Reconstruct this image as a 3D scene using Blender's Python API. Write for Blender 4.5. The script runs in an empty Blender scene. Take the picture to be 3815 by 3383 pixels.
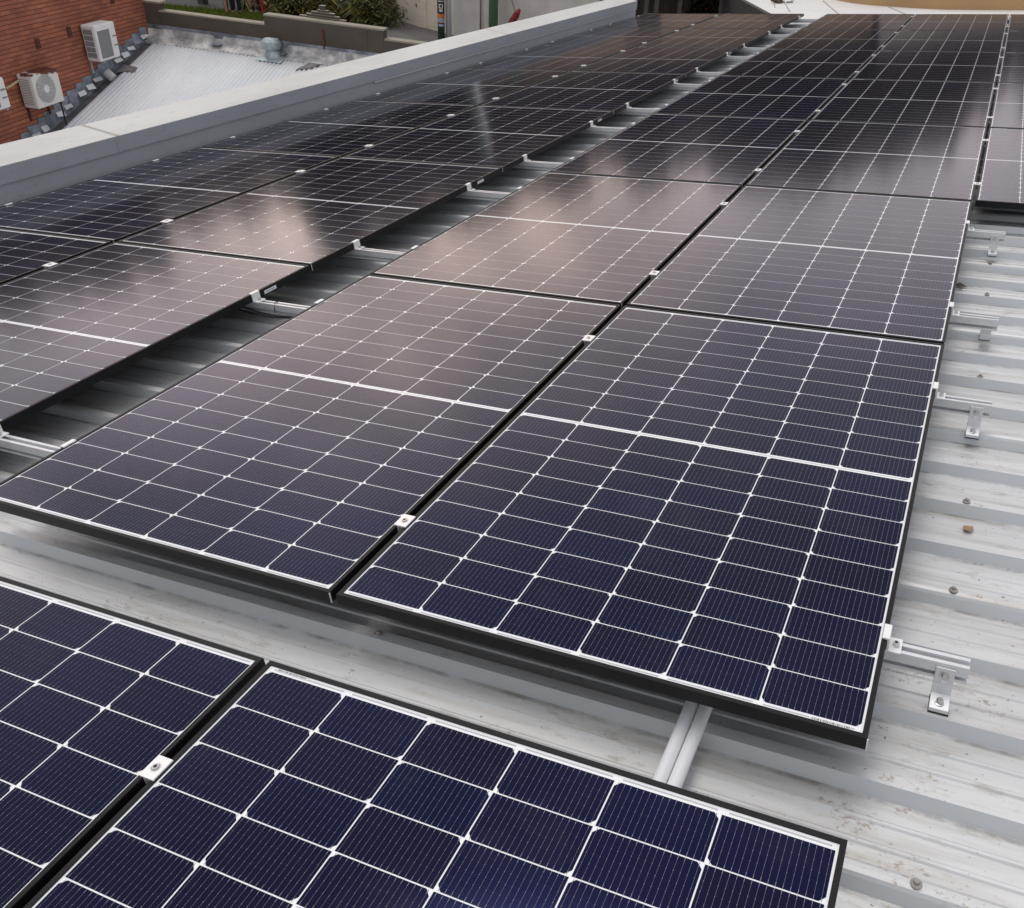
import bpy, bmesh, math, random
from mathutils import Vector, Matrix
random.seed(7)
S = bpy.context.scene
COL = S.collection
PI = math.pi

# ------------------------------------------------------------------ camera, sky, sun, exposure
F, CX, CY, PW, PH = 3241.59, 2311.42, 1688.85, 3815.0, 3383.0
CAM_AX = ((0.92395, 0.28557, -0.25449), (0.37015, -0.49970, 0.78313), (0.09647, -0.81777, -0.56740))
CAM_LOC = (0.96834, -1.10199, 1.38766)
cd = bpy.data.cameras.new('camera'); cam = bpy.data.objects.new('camera', cd); COL.objects.link(cam)
cd.sensor_fit = 'HORIZONTAL'; cd.sensor_width = 36.0
cd.lens = F / PW * 36.0
cd.shift_x = -(CX - PW / 2) / PW
cd.shift_y = (CY - PH / 2) / PW
cd.clip_start = 0.02; cd.clip_end = 2000
m = Matrix.Identity(4)
for r in range(3):
    m[r][0] = CAM_AX[r][0]; m[r][1] = -CAM_AX[r][1]; m[r][2] = -CAM_AX[r][2]; m[r][3] = CAM_LOC[r]
cam.matrix_world = m
S.camera = cam

SUN_EL, SUN_AZ = math.radians(66), math.radians(-62)
w = bpy.data.worlds.new('World'); S.world = w; w.use_nodes = True
nt = w.node_tree; nt.nodes.clear()
N_ = lambda t, **k: _node(nt, t, k)
def _node(tree, t, k):
    n = tree.nodes.new(t)
    for a, b in k.items(): setattr(n, a, b)
    return n
out = N_('ShaderNodeOutputWorld'); bg = N_('ShaderNodeBackground')
sky = N_('ShaderNodeTexSky', sky_type='NISHITA')
sky.sun_disc = False; sky.sun_elevation = SUN_EL; sky.sun_rotation = SUN_AZ
sky.air_density = 1.6; sky.dust_density = 4.0
tc = N_('ShaderNodeTexCoord')
mp = N_('ShaderNodeMapping'); mp.inputs['Scale'].default_value = (1.0, 1.0, 2.2)
no = N_('ShaderNodeTexNoise'); no.inputs['Scale'].default_value = 2.6; no.inputs['Detail'].default_value = 5
cr = N_('ShaderNodeValToRGB')                                  # cloud layer: grey underside to warm bright gaps
cr.color_ramp.elements[0].position = 0.36; cr.color_ramp.elements[0].color = (3.5, 3.5, 3.65, 1)
cr.color_ramp.elements[1].position = 0.66; cr.color_ramp.elements[1].color = (6.3, 6.2, 6.15, 1)
mx = N_('ShaderNodeMix', data_type='RGBA'); mx.inputs[0].default_value = 0.86
L = nt.links.new
L(tc.outputs['Generated'], mp.inputs['Vector']); L(mp.outputs[0], no.inputs['Vector']); L(no.outputs['Fac'], cr.inputs[0])
L(sky.outputs[0], mx.inputs[6]); L(cr.outputs[0], mx.inputs[7])
# brighter band of thin cloud low over the horizon, with two warm breaks in it
nz = N_('ShaderNodeVectorMath', operation='NORMALIZE'); L(tc.outputs['Generated'], nz.inputs[0])
sx = N_('ShaderNodeSeparateXYZ'); L(nz.outputs[0], sx.inputs[0])
no2 = N_('ShaderNodeTexNoise'); no2.inputs['Scale'].default_value = 6.0; no2.inputs['Detail'].default_value = 4
L(tc.outputs['Generated'], no2.inputs['Vector'])
cr2 = N_('ShaderNodeValToRGB'); cr2.color_ramp.elements[0].position = 0.34; cr2.color_ramp.elements[0].color = (0.45, 0.45, 0.45, 1)
cr2.color_ramp.elements[1].position = 0.66; cr2.color_ramp.elements[1].color = (1.45, 1.45, 1.45, 1)
L(no2.outputs['Fac'], cr2.inputs[0])
def ramp_(src, stops):
    r = N_('ShaderNodeValToRGB'); e = r.color_ramp.elements
    while len(e) < len(stops): e.new(0.5)
    for k, (p_, c_) in zip(e, stops): k.position = p_; k.color = (*c_, 1)
    L(src, r.inputs[0]); return r.outputs[0]
def add_(x, y):
    n_ = N_('ShaderNodeMix', data_type='RGBA', blend_type='ADD'); n_.inputs[0].default_value = 1.0; L(x, n_.inputs[6]); L(y, n_.inputs[7]); return n_
band = ramp_(sx.outputs['Z'], [(0.0, (5.6, 4.5, 4.4)), (0.25, (5.4, 4.2, 4.1)), (0.42, (1.2, 0.9, 0.9)), (0.60, (0, 0, 0))])
df = N_('ShaderNodeVectorMath', operation='DOT_PRODUCT'); df.inputs[1].default_value = (-0.42, 0.91, 0.0); L(nz.outputs[0], df.inputs[0])
side_ = ramp_(df.outputs['Value'], [(0.15, (0.10, 0.115, 0.125)), (0.72, (1, 1, 1))])
bm_ = N_('ShaderNodeMix', data_type='RGBA', blend_type='MULTIPLY'); bm_.inputs[0].default_value = 1.0; L(band, bm_.inputs[6]); L(side_, bm_.inputs[7])
tot = bm_.outputs[2]
for az_, el_, w_, c_ in ((-34, 15, 0.955, (9.0, 6.0, 3.0)), (-47, 9, 0.985, (4.0, 2.8, 1.6)), (-46, 14.0, 0.94, (4.6, 3.5, 3.0))):
    a_, e_ = math.radians(az_), math.radians(el_)
    dt = N_('ShaderNodeVectorMath', operation='DOT_PRODUCT'); dt.inputs[1].default_value = (math.sin(a_) * math.cos(e_), math.cos(a_) * math.cos(e_), math.sin(e_))
    L(nz.outputs[0], dt.inputs[0])
    g_ = ramp_(dt.outputs['Value'], [(w_, (0, 0, 0)), ((1 + w_) / 2, tuple(x * .35 for x in c_)), (1.0, c_)])
    tot = add_(tot, g_).outputs[2]
gm = N_('ShaderNodeMix', data_type='RGBA', blend_type='MULTIPLY'); gm.inputs[0].default_value = 1.0
L(tot, gm.inputs[6]); L(cr2.outputs[0], gm.inputs[7])
ad = add_(mx.outputs[2], gm.outputs[2])
L(ad.outputs[2], bg.inputs['Color']); bg.inputs['Strength'].default_value = 0.12
L(bg.outputs[0], out.inputs['Surface'])

sd = bpy.data.lights.new('sun', 'SUN'); sun = bpy.data.objects.new('sun', sd); COL.objects.link(sun)
sd.energy = 0.7; sd.angle = math.radians(30); sd.color = (1.0, 0.97, 0.94)
sv = Vector((math.sin(SUN_AZ) * math.cos(SUN_EL), math.cos(SUN_AZ) * math.cos(SUN_EL), math.sin(SUN_EL)))
sun.rotation_euler = sv.to_track_quat('Z', 'Y').to_euler()
S.view_settings.view_transform = 'Standard'; S.view_settings.look = 'None'
S.view_settings.gamma = 1.0; S.view_settings.exposure = 0.28

# ------------------------------------------------------------------ frames of reference
TH = math.radians(8.0)                                         # roof pitch, rising to +x
ROOF = Matrix.Rotation(-TH, 4, 'Y')                            # roof frame (u, v, n) -> world
UP = Matrix.Identity(4)
def at_roof(u, v, z=0.0, rot=0.0): return ROOF @ Matrix.Translation((u, v, z)) @ Matrix.Rotation(rot, 4, 'Z')
AZ = math.radians(-15)
D = Vector((math.sin(AZ), math.cos(AZ), 0)); NN = Vector((math.cos(AZ), -math.sin(AZ), 0))
K = Vector((-15.636, 14.232, 0))                               # far corner of the brick wall
WALL = Matrix(((NN.x, D.x, 0, K.x), (NN.y, D.y, 0, K.y), (0, 0, 1, 0), (0, 0, 0, 1)))  # (across N, along D, z)

# ------------------------------------------------------------------ helpers
class MB:
    def __init__(s): s.v = []; s.f = []; s.m = []; s.a = []
    def face(s, pts, mi=0, a=0.5):
        i = len(s.v); s.v += [tuple(p) for p in pts]; s.f.append(tuple(range(i, i + len(pts)))); s.m.append(mi); s.a.append(a)
        return s
    def box(s, x0, x1, y0, y1, z0, z1, mi=0, M=None, a=0.5):
        c = [(x, y, z) for z in (z0, z1) for y in (y0, y1) for x in (x0, x1)]
        if M is not None: c = [tuple(M @ Vector(p)) for p in c]
        i = len(s.v); s.v += c
        for q in ((0, 2, 3, 1), (4, 5, 7, 6), (0, 1, 5, 4), (2, 6, 7, 3), (0, 4, 6, 2), (1, 3, 7, 5)):
            s.f.append(tuple(i + k for k in q)); s.m.append(mi); s.a.append(a)
        return s
    def tube(s, pts, r, n=12, mi=0, caps=True):
        pts = [Vector(p) for p in pts]; rings = []
        for k, p in enumerate(pts):
            t = (pts[min(k + 1, len(pts) - 1)] - pts[max(k - 1, 0)]).normalized()
            ref = Vector((0, 0, 1)) if abs(t.z) < 0.9 else Vector((1, 0, 0))
            e1 = t.cross(ref).normalized(); e2 = t.cross(e1)
            rr = r[k] if isinstance(r, (list, tuple)) else r
            i = len(s.v)
            s.v += [tuple(p + (e1 * math.cos(2 * PI * j / n) + e2 * math.sin(2 * PI * j / n)) * rr) for j in range(n)]
            rings.append(i)
        for a_, b_ in zip(rings, rings[1:]):
            for j in range(n):
                s.f.append((a_ + j, a_ + (j + 1) % n, b_ + (j + 1) % n, b_ + j)); s.m.append(mi); s.a.append(0.5)
        if caps:
            s.f.append(tuple(rings[0] + j for j in range(n))); s.m.append(mi); s.a.append(0.5)
            s.f.append(tuple(rings[-1] + j for j in reversed(range(n)))); s.m.append(mi); s.a.append(0.5)
        return s
    def lathe(s, prof, c, n=20, mi=0):
        rings = []
        for r, z in prof:
            i = len(s.v); s.v += [(c[0] + r * math.cos(2 * PI * j / n), c[1] + r * math.sin(2 * PI * j / n), c[2] + z) for j in range(n)]; rings.append(i)
        for a_, b_ in zip(rings, rings[1:]):
            for j in range(n):
                s.f.append((a_ + j, a_ + (j + 1) % n, b_ + (j + 1) % n, b_ + j)); s.m.append(mi); s.a.append(0.5)
        s.f.append(tuple(rings[-1] + j for j in range(n))); s.m.append(mi); s.a.append(0.5)
        return s
    def prism(s, prof, e0, e1, axis='x', mi=0, caps=True):
        P = (lambda p, e: (e, p[0], p[1])) if axis == 'x' else (lambda p, e: (p[0], e, p[1]))
        n = len(prof); i = len(s.v)
        s.v += [P(p, e0) for p in prof] + [P(p, e1) for p in prof]
        for j in range(n):
            k = (j + 1) % n
            s.f.append((i + j, i + k, i + n + k, i + n + j)); s.m.append(mi); s.a.append(0.5)
        if caps:
            s.f.append(tuple(i + j for j in range(n))); s.m.append(mi); s.a.append(0.5)
            s.f.append(tuple(i + n + j for j in reversed(range(n)))); s.m.append(mi); s.a.append(0.5)
        return s
    def mesh(s, name, mats, smooth=False, attr=False):
        me = bpy.data.meshes.new(name); me.from_pydata(s.v, [], s.f)
        for q in (mats if isinstance(mats, (list, tuple)) else [mats]): me.materials.append(q)
        me.polygons.foreach_set('material_index', s.m)
        if attr:
            at = me.attributes.new('vary', 'FLOAT', 'FACE'); at.data.foreach_set('value', s.a)
        bm = bmesh.new(); bm.from_mesh(me)
        if not attr: bmesh.ops.recalc_face_normals(bm, faces=bm.faces)
        bm.to_mesh(me); bm.free()
        if smooth: me.polygons.foreach_set('use_smooth', [True] * len(me.polygons))
        me.update(); return me
    def build(s, name, mats, parent=None, M=None, smooth=False, bevel=0, attr=False):
        o = bpy.data.objects.new(name, s.mesh(name, mats, smooth, attr)); COL.objects.link(o)
        if parent is not None: o.parent = parent
        if M is not None: o.matrix_world = M
        if bevel:
            b = o.modifiers.new('bevel', 'BEVEL'); b.width = bevel; b.segments = 2; b.limit_method = 'ANGLE'
        return o
def tag(o, label=None, cat=None, group=None, kind=None):
    if label: o['label'] = label
    if cat: o['category'] = cat
    if group: o['group'] = group
    if kind: o['kind'] = kind
    return o
def thing(name, M, label, cat, group=None):
    o = bpy.data.objects.new(name, None); COL.objects.link(o); o.empty_display_size = 0.1
    o.matrix_world = M
    return tag(o, label, cat, group)
def dup(root, M, label, group=None, skip=()):
    r = root.copy(); COL.objects.link(r); r.matrix_world = M; r['label'] = label
    if group: r['group'] = group
    for ch in root.children:
        if ch.name.split('.')[0] in skip: continue
        c = ch.copy(); COL.objects.link(c); c.parent = r
        for g in ch.children:
            d = g.copy(); COL.objects.link(d); d.parent = c
    return r
ORD = ['first', 'second', 'third', 'fourth', 'fifth', 'sixth', 'seventh', 'eighth', 'ninth', 'tenth',
       'eleventh', 'twelfth', 'thirteenth', 'fourteenth', 'fifteenth', 'sixteenth']

# ------------------------------------------------------------------ materials
def mat(name, col, rough=0.5, metal=0.0, spec=0.5, ior=None, var=0.0, vscale=8.0, bump=0.0, bscale=40.0, coord='Object', stretch=(1, 1, 1)):
    mt = bpy.data.materials.new(name); mt.use_nodes = True
    t = mt.node_tree; p = t.nodes['Principled BSDF']
    p.inputs['Base Color'].default_value = (*col, 1); p.inputs['Roughness'].default_value = rough
    p.inputs['Metallic'].default_value = metal; p.inputs['Specular IOR Level'].default_value = spec
    if ior: p.inputs['IOR'].default_value = ior
    if var or bump:
        tc = t.nodes.new('ShaderNodeTexCoord'); mp = t.nodes.new('ShaderNodeMapping'); mp.inputs['Scale'].default_value = stretch
        t.links.new(tc.outputs[coord], mp.inputs[0])
    if var:
        no = t.nodes.new('ShaderNodeTexNoise'); no.inputs['Scale'].default_value = vscale; no.inputs['Detail'].default_value = 6
        t.links.new(mp.outputs[0], no.inputs['Vector'])
        r = t.nodes.new('ShaderNodeValToRGB')
        r.color_ramp.elements[0].position = 0.3; r.color_ramp.elements[1].position = 0.7
        r.color_ramp.elements[0].color = (*[max(0, c * (1 - var)) for c in col], 1)
        r.color_ramp.elements[1].color = (*[min(1, c * (1 + var)) for c in col], 1)
        t.links.new(no.outputs['Fac'], r.inputs[0]); t.links.new(r.outputs[0], p.inputs['Base Color'])
    if bump:
        nb = t.nodes.new('ShaderNodeTexNoise'); nb.inputs['Scale'].default_value = bscale; nb.inputs['Detail'].default_value = 4
        t.links.new(mp.outputs[0], nb.inputs['Vector'])
        b = t.nodes.new('ShaderNodeBump'); b.inputs['Strength'].default_value = bump; b.inputs['Distance'].default_value = 0.01
        t.links.new(nb.outputs['Fac'], b.inputs['Height']); t.links.new(b.outputs[0], p.inputs['Normal'])
    return mt
class NB:                                                       # small node-building helper
    def __init__(s, name):
        s.mt = bpy.data.materials.new(name); s.mt.use_nodes = True; s.t = s.mt.node_tree; s.p = s.t.nodes['Principled BSDF']
        s.tc = s.t.nodes.new('ShaderNodeTexCoord')
    def link(s, a, b): s.t.links.new(a, b)
    def noise(s, scale, detail=5, stretch=(1, 1, 1), rough=0.5, loc=(0, 0, 0)):
        mp = s.t.nodes.new('ShaderNodeMapping'); mp.inputs['Scale'].default_value = stretch; mp.inputs['Location'].default_value = loc
        s.link(s.tc.outputs['Object'], mp.inputs[0])
        n = s.t.nodes.new('ShaderNodeTexNoise'); n.inputs['Scale'].default_value = scale; n.inputs['Detail'].default_value = detail
        n.inputs['Roughness'].default_value = rough
        s.link(mp.outputs[0], n.inputs['Vector']); return n.outputs['Fac']
    def ramp(s, src, stops):
        r = s.t.nodes.new('ShaderNodeValToRGB'); e = r.color_ramp.elements
        while len(e) < len(stops): e.new(0.5)
        for q, (po, c) in zip(e, stops): q.position = po; q.color = (*c, 1) if len(c) == 3 else c
        s.link(src, r.inputs[0]); return r.outputs[0]
    def mix(s, fac, a, b, blend='MIX'):
        n = s.t.nodes.new('ShaderNodeMix'); n.data_type = 'RGBA'; n.blend_type = blend
        for sock, val in ((n.inputs[0], fac), (n.inputs[6], a), (n.inputs[7], b)):
            if isinstance(val, (int, float)): sock.default_value = val
            elif isinstance(val, tuple): sock.default_value = (*val, 1)
            else: s.link(val, sock)
        return n.outputs[2]
    def math(s, op, a, b=0.0):
        n = s.t.nodes.new('ShaderNodeMath'); n.operation = op
        for sock, val in ((n.inputs[0], a), (n.inputs[1], b)):
            if isinstance(val, (int, float)): sock.default_value = val
            else: s.link(val, sock)
        return n.outputs[0]
    def bump(s, h, st, dist=0.01):
        b = s.t.nodes.new('ShaderNodeBump'); b.inputs['Strength'].default_value = st; b.inputs['Distance'].default_value = dist
        s.link(h, b.inputs['Height']); s.link(b.outputs[0], s.p.inputs['Normal'])
g3 = lambda x: (x, x, x)

def m_cell():
    n = NB('solar_cell')
    at = n.t.nodes.new('ShaderNodeAttribute'); at.attribute_name = 'vary'
    c = n.ramp(at.outputs['Fac'], [(0.0, (0.0068, 0.0048, 0.0095)), (0.5, (0.0046, 0.0044, 0.0140)), (1.0, (0.0032, 0.0058, 0.0215))])
    big = n.ramp(n.noise(1.7, 3), [(0.35, (0.85, 0.8, 0.8)), (0.7, (1.15, 1.2, 1.35))])
    oi = n.t.nodes.new('ShaderNodeObjectInfo')
    c = n.mix(1.0, n.mix(1.0, c, big, 'MULTIPLY'), n.ramp(oi.outputs['Random'], [(0.0, (0.86, 0.86, 0.80)), (1.0, (1.15, 1.12, 1.20))]), 'MULTIPLY')
    dust = n.ramp(n.noise(2.6, 7, (1, 1, 1), 0.7), [(0.52, g3(0.0)), (0.80, g3(0.10))])       # thin dust film on the glass
    n.link(n.mix(dust, c, (0.16, 0.15, 0.145)), n.p.inputs['Base Color'])
    n.p.inputs['Roughness'].default_value = 0.11; n.p.inputs['IOR'].default_value = 1.40
    n.p.inputs['Specular Tint'].default_value = (0.22, 0.28, 1.0, 1)             # blue anti-reflection coating
    return n.mt
GL = dict(rough=0.12, ior=1.30)
M_CELL = m_cell()
M_BACK = mat('white_backsheet', (0.90, 0.91, 0.93), **GL)
M_BACKC = mat('unseen_black_cover', (0.02, 0.02, 0.022), rough=0.6)
M_WIRE = mat('cell_wire', (0.26, 0.26, 0.30), **GL)
M_RIB = mat('grey_ribbon', (0.52, 0.53, 0.56), **GL)
M_FRAME = mat('black_anodised_frame', (0.008, 0.008, 0.0095), rough=0.42, spec=0.22, var=0.15, vscale=30)
M_ALU = mat('bright_aluminium', (0.74, 0.75, 0.77), rough=0.42, metal=0.55, var=0.06, vscale=20, bump=0.03, bscale=60)
M_CLAMP = mat('clamp_aluminium', (0.88, 0.88, 0.88), rough=0.45, metal=0.25)
M_BOLT = mat('stainless_bolt', (0.62, 0.61, 0.60), rough=0.3, metal=0.9)
M_SCREW = mat('dull_roof_screw', (0.36, 0.34, 0.32), rough=0.6, metal=0.3, var=0.2, vscale=60)
M_SOCK = mat('socket_black', (0.03, 0.03, 0.03), rough=0.6)
M_EPDM = mat('black_rubber', (0.015, 0.015, 0.015), rough=0.8)
M_PVC = mat('white_pvc', (0.86, 0.87, 0.90), rough=0.35)
M_CABLE = mat('black_cable', (0.012, 0.012, 0.013), rough=0.5)
M_STICK = mat('white_sticker', (0.75, 0.76, 0.78), rough=0.5)
M_INK = mat('black_ink', (0.03, 0.03, 0.035), rough=0.6)

def m_roof():
    n = NB('weathered_metal_roof')
    base = n.ramp(n.noise(2.0, 7, (0.35, 2.2, 1), 0.6), [(0.3, (0.59, 0.595, 0.595)), (0.55, (0.70, 0.71, 0.715)), (0.8, (0.78, 0.79, 0.795))])
    streak = n.ramp(n.noise(9.0, 6, (0.25, 3.0, 1), 0.65), [(0.30, (0.70, 0.66, 0.60)), (0.52, (1, 1, 1))])
    c = n.mix(0.8, base, streak, 'MULTIPLY')
    grime = n.ramp(n.noise(22.0, 8, (0.5, 1.3, 1), 0.7), [(0.30, (0.62, 0.57, 0.50)), (0.43, (1, 1, 1))])
    c = n.mix(0.75, c, grime, 'MULTIPLY')
    speck = n.ramp(n.noise(110.0, 3, (0.7, 1, 1), 0.5), [(0.255, (0.22, 0.20, 0.17)), (0.31, (1, 1, 1))])
    c = n.mix(0.85, c, speck, 'MULTIPLY')
    big = n.noise(3.3, 2, (1, 1, 1), loc=(3.1, 0.4, 0))
    rustf = n.math('MULTIPLY', n.ramp(n.noise(38.0, 6, (0.7, 1, 1), 0.75), [(0.60, g3(0)), (0.70, g3(1))]), n.ramp(big, [(0.56, g3(0)), (0.66, g3(1))]))
    c = n.mix(rustf, c, (0.25, 0.13, 0.07))
    pos = n.t.nodes.new('ShaderNodeSeparateXYZ'); n.link(n.tc.outputs['Object'], pos.inputs[0])
    spots = None
    for su, sv, sr in ((1.12, -.045, .07), (1.20, .02, .06), (1.24, .075, .05), (1.21, -.13, .075), (1.30, -.20, .10), (1.18, .35, .06), (1.35, .30, .05), (1.33, .62, .05), (.45, -.12, .06), (-.5, -.10, .06)):
        dx = n.math('MULTIPLY', n.math('SUBTRACT', pos.outputs['X'], su), .7); dy = n.math('SUBTRACT', pos.outputs['Y'], sv)
        d2 = n.math('ADD', n.math('MULTIPLY', dx, dx), n.math('MULTIPLY', dy, dy))
        mk = n.math('MAXIMUM', n.math('SUBTRACT', 1.0, n.math('DIVIDE', d2, sr * sr)), 0.0)
        spots = mk if spots is None else n.math('MAXIMUM', spots, mk)
    deb = n.ramp(n.math('ADD', n.noise(75.0, 7, (.8, 1, 1), .8), n.math('MULTIPLY', spots, .15)), [(.665, g3(0)), (.74, g3(1))])
    c = n.mix(n.math('MULTIPLY', deb, n.ramp(spots, [(0.02, g3(0)), (0.5, g3(.62))])), c, n.ramp(n.noise(80, 2), [(.35, (.20, .10, .05)), (.65, (.34, .24, .15))]))
    fr_ = n.math('FRACT', n.math('ADD', n.math('DIVIDE', n.math('SUBTRACT', pos.outputs["Y"], 0.019 - 0.0135), 0.1934), 40.0))
    crease = n.ramp(n.math('ABSOLUTE', n.math('SUBTRACT', fr_, 0.985)), [(0.018, g3(1)), (0.055, g3(0))])
    c = n.mix(n.math('MULTIPLY', crease, n.ramp(n.noise(14.0, 6, (.6, 1, 1), .7), [(.38, g3(0)), (.62, g3(.75))])), c, (0.20, 0.185, 0.165))   # dirt caught along the rib foot
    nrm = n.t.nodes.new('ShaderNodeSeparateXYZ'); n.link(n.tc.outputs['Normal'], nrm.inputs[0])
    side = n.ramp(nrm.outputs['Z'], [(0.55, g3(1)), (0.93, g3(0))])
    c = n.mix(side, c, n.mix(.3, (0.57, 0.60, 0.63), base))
    n.link(c, n.p.inputs['Base Color'])
    n.p.inputs['Roughness'].default_value = 0.46; n.p.inputs['Metallic'].default_value = 0.42
    n.bump(n.noise(5.0, 4, (0.4, 1.5, 1)), 0.12, 0.02)
    return n.mt
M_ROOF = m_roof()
def m_painted(name, col, dirt=0.25, sc=1.2, st=(1, 1, 1)):
    n = NB(name)
    a = n.ramp(n.noise(sc, 8, st, 0.65), [(0.25, tuple(c * (1 - dirt) for c in col)), (0.6, col), (0.85, tuple(min(1, c * 1.06) for c in col))])
    sp = n.ramp(n.noise(sc * 18, 5, st, 0.6), [(0.28, g3(0.72)), (0.42, g3(1))])
    n.link(n.mix(0.7, a, sp, 'MULTIPLY'), n.p.inputs['Base Color'])
    n.p.inputs['Roughness'].default_value = 0.68
    n.bump(n.noise(3.0, 4), 0.06, 0.02)
    return n.mt
M_CAP = m_painted('pale_cap_metal', (0.62, 0.62, 0.605), 0.24, 1.0, (2.5, 0.5, 1))
M_FASC = m_painted('grey_painted_metal', (0.41, 0.435, 0.475), 0.18, 1.4, (1, 0.6, 2))
def m_brick():
    n = NB('red_brick')
    b = n.t.nodes.new('ShaderNodeTexBrick'); n.link(n.tc.outputs['UV'], b.inputs['Vector'])
    b.inputs['Color1'].default_value = (0.43, 0.155, 0.083, 1); b.inputs['Color2'].default_value = (0.30, 0.102, 0.062, 1)
    b.inputs['Mortar'].default_value = (0.24, 0.07, 0.042, 1)
    b.inputs['Scale'].default_value = 1.0; b.inputs['Brick Width'].default_value = 0.23; b.inputs['Row Height'].default_value = 0.0715
    b.inputs['Mortar Size'].default_value = 0.004; b.inputs['Mortar Smooth'].default_value = 0.5
    sp = n.t.nodes.new('ShaderNodeSeparateXYZ'); n.link(n.tc.outputs['UV'], sp.inputs[0])
    fr = n.math('FRACT', n.math('DIVIDE', sp.outputs['Y'], 0.0715)); ds = n.math('ABSOLUTE', n.math('SUBTRACT', fr, 0.5))
    bed = n.ramp(ds, [(0.385, g3(0)), (0.445, g3(1))])                      # raked bed joints
    v = n.ramp(n.noise(1.1, 5), [(0.3, (0.80, 0.76, 0.76)), (0.7, (1.12, 1.1, 1.05))])
    c = n.mix(1.0, n.mix(bed, b.outputs['Color'], (0.115, 0.040, 0.026)), v, 'MULTIPLY')
    n.link(c, n.p.inputs['Base Color']); n.p.inputs['Roughness'].default_value = 0.85
    n.bump(n.math('SUBTRACT', 1.0, bed), 0.5, 0.006)
    return n.mt
M_BRICK = m_brick()
M_CONC = m_painted('weathered_concrete', (0.098, 0.080, 0.060), 0.28, 1.6, (1, 1, 1.6))
M_CONCTOP = m_painted('pale_concrete_coping', (0.33, 0.295, 0.23), 0.25, 3.0)
M_CORR = m_painted('white_corrugated_sheet', (0.76, 0.775, 0.815), 0.16, 0.8, (2.0, 0.5, 1))
def m_flash():
    n = NB('mottled_flashing')
    c = n.ramp(n.noise(3.2, 7, (1, 1, 1), 0.65), [(0.30, (0.20, 0.205, 0.22)), (0.45, (0.40, 0.40, 0.40)), (0.62, (0.80, 0.77, 0.75))])
    n.link(c, n.p.inputs['Base Color']); n.p.inputs['Roughness'].default_value = 0.6; return n.mt
M_FLASH = m_flash()
M_LEAD = mat('lead_flashing', (0.26, 0.285, 0.33), rough=0.5, metal=0.2, var=0.55, vscale=4)
M_VALLEY = mat('dark_valley_sheet', (0.10, 0.095, 0.10), rough=0.7, var=0.5, vscale=5)
M_ACW = mat('white_ac_paint', (0.82, 0.81, 0.80), rough=0.45, var=0.05, vscale=5)
M_ACG = mat('grey_ac_grille', (0.24, 0.24, 0.24), rough=0.6, var=0.2, vscale=60)
def m_rustac():
    n = NB('rusted_white_paint')
    sp = n.t.nodes.new('ShaderNodeSeparateXYZ'); n.link(n.tc.outputs['Object'], sp.inputs[0])
    val = n.math('ADD', n.noise(3.6, 6, (1, 1, .6), 0.6), n.math('ADD', n.math('MULTIPLY', n.math('SUBTRACT', sp.outputs['Z'], 0.50), 3.2), n.math('MULTIPLY', n.math('SUBTRACT', sp.outputs['Y'], 0.45), .30)))
    f = n.ramp(val, [(0.50, g3(0)), (0.56, g3(1))])
    r = n.ramp(n.noise(9, 5), [(0.3, (0.09, 0.022, 0.018)), (0.6, (0.13, 0.03, 0.02)), (0.72, (0.45, 0.17, 0.04))])
    n.link(n.mix(f, (0.78, 0.76, 0.72), r), n.p.inputs['Base Color']); n.p.inputs['Roughness'].default_value = 0.6
    return n.mt
M_ACR = m_rustac()
M_RUST = mat('rust', (0.12, 0.030, 0.018), rough=0.8, var=0.5, vscale=12)
M_GALV = mat('galvanised_metal', (0.46, 0.53, 0.56), rough=0.5, metal=0.35, var=0.2, vscale=10)
M_ASPH = mat('street_asphalt', (0.135, 0.13, 0.125), rough=0.9, var=0.25, vscale=1.2, bump=0.2, bscale=30)
M_DARKF = mat('dark_paving', (0.075, 0.072, 0.072), rough=0.85, var=0.3, vscale=2)
M_GRASS = mat('grass', (0.12, 0.155, 0.012), rough=0.9, var=0.4, vscale=5)
def m_beige():
    n = NB('beige_render')
    a = n.ramp(n.noise(0.9, 8, (0.5, 0.5, 2.2), 0.65), [(0.28, (0.70, 0.58, 0.45)), (0.5, (0.84, 0.73, 0.60)), (0.75, (0.88, 0.80, 0.69))])
    s = n.ramp(n.noise(4.0, 7, (0.3, 0.3, 5), 0.6), [(0.3, g3(0.75)), (0.5, g3(1))])
    n.link(n.mix(0.7, a, s, 'MULTIPLY'), n.p.inputs['Base Color']); n.p.inputs['Roughness'].default_value = 0.9
    return n.mt
M_BEIGE = m_beige()
M_GREY = mat('grey_render', (0.66, 0.61, 0.57), rough=0.9, var=0.1, vscale=2)
M_GREEN = mat('dark_green_paint', (0.045, 0.105, 0.055), rough=0.55, var=0.25, vscale=6)
M_GREEN2 = mat('green_paint', (0.11, 0.23, 0.13), rough=0.55, var=0.2, vscale=6)
M_PIPE = mat('pale_grey_pipe', (0.90, 0.90, 0.92), rough=0.45)
M_DKPIPE = mat('grey_brown_pipe', (0.30, 0.26, 0.23), rough=0.6)
M_POST = mat('dark_poster', (0.035, 0.035, 0.045), rough=0.5)
M_WHITE = mat('white_print', (0.75, 0.72, 0.72), rough=0.6)
M_ORANGE = mat('orange_print', (0.70, 0.20, 0.04), rough=0.6)
M_BLUE = mat('pale_blue_print', (0.40, 0.58, 0.75), rough=0.6)
M_RED = mat('red_paint', (0.38, 0.025, 0.03), rough=0.5, var=0.3, vscale=8)
M_REDC = mat('red_cloth', (0.30, 0.045, 0.05), rough=0.9, var=0.5, vscale=10)
M_TIMB = mat('dark_stained_timber', (0.055, 0.042, 0.036), rough=0.8, var=0.35, vscale=3, stretch=(4, 4, 0.4))
M_TIMB2 = mat('grey_timber_post', (0.12, 0.10, 0.09), rough=0.8, var=0.3, vscale=4)
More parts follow.
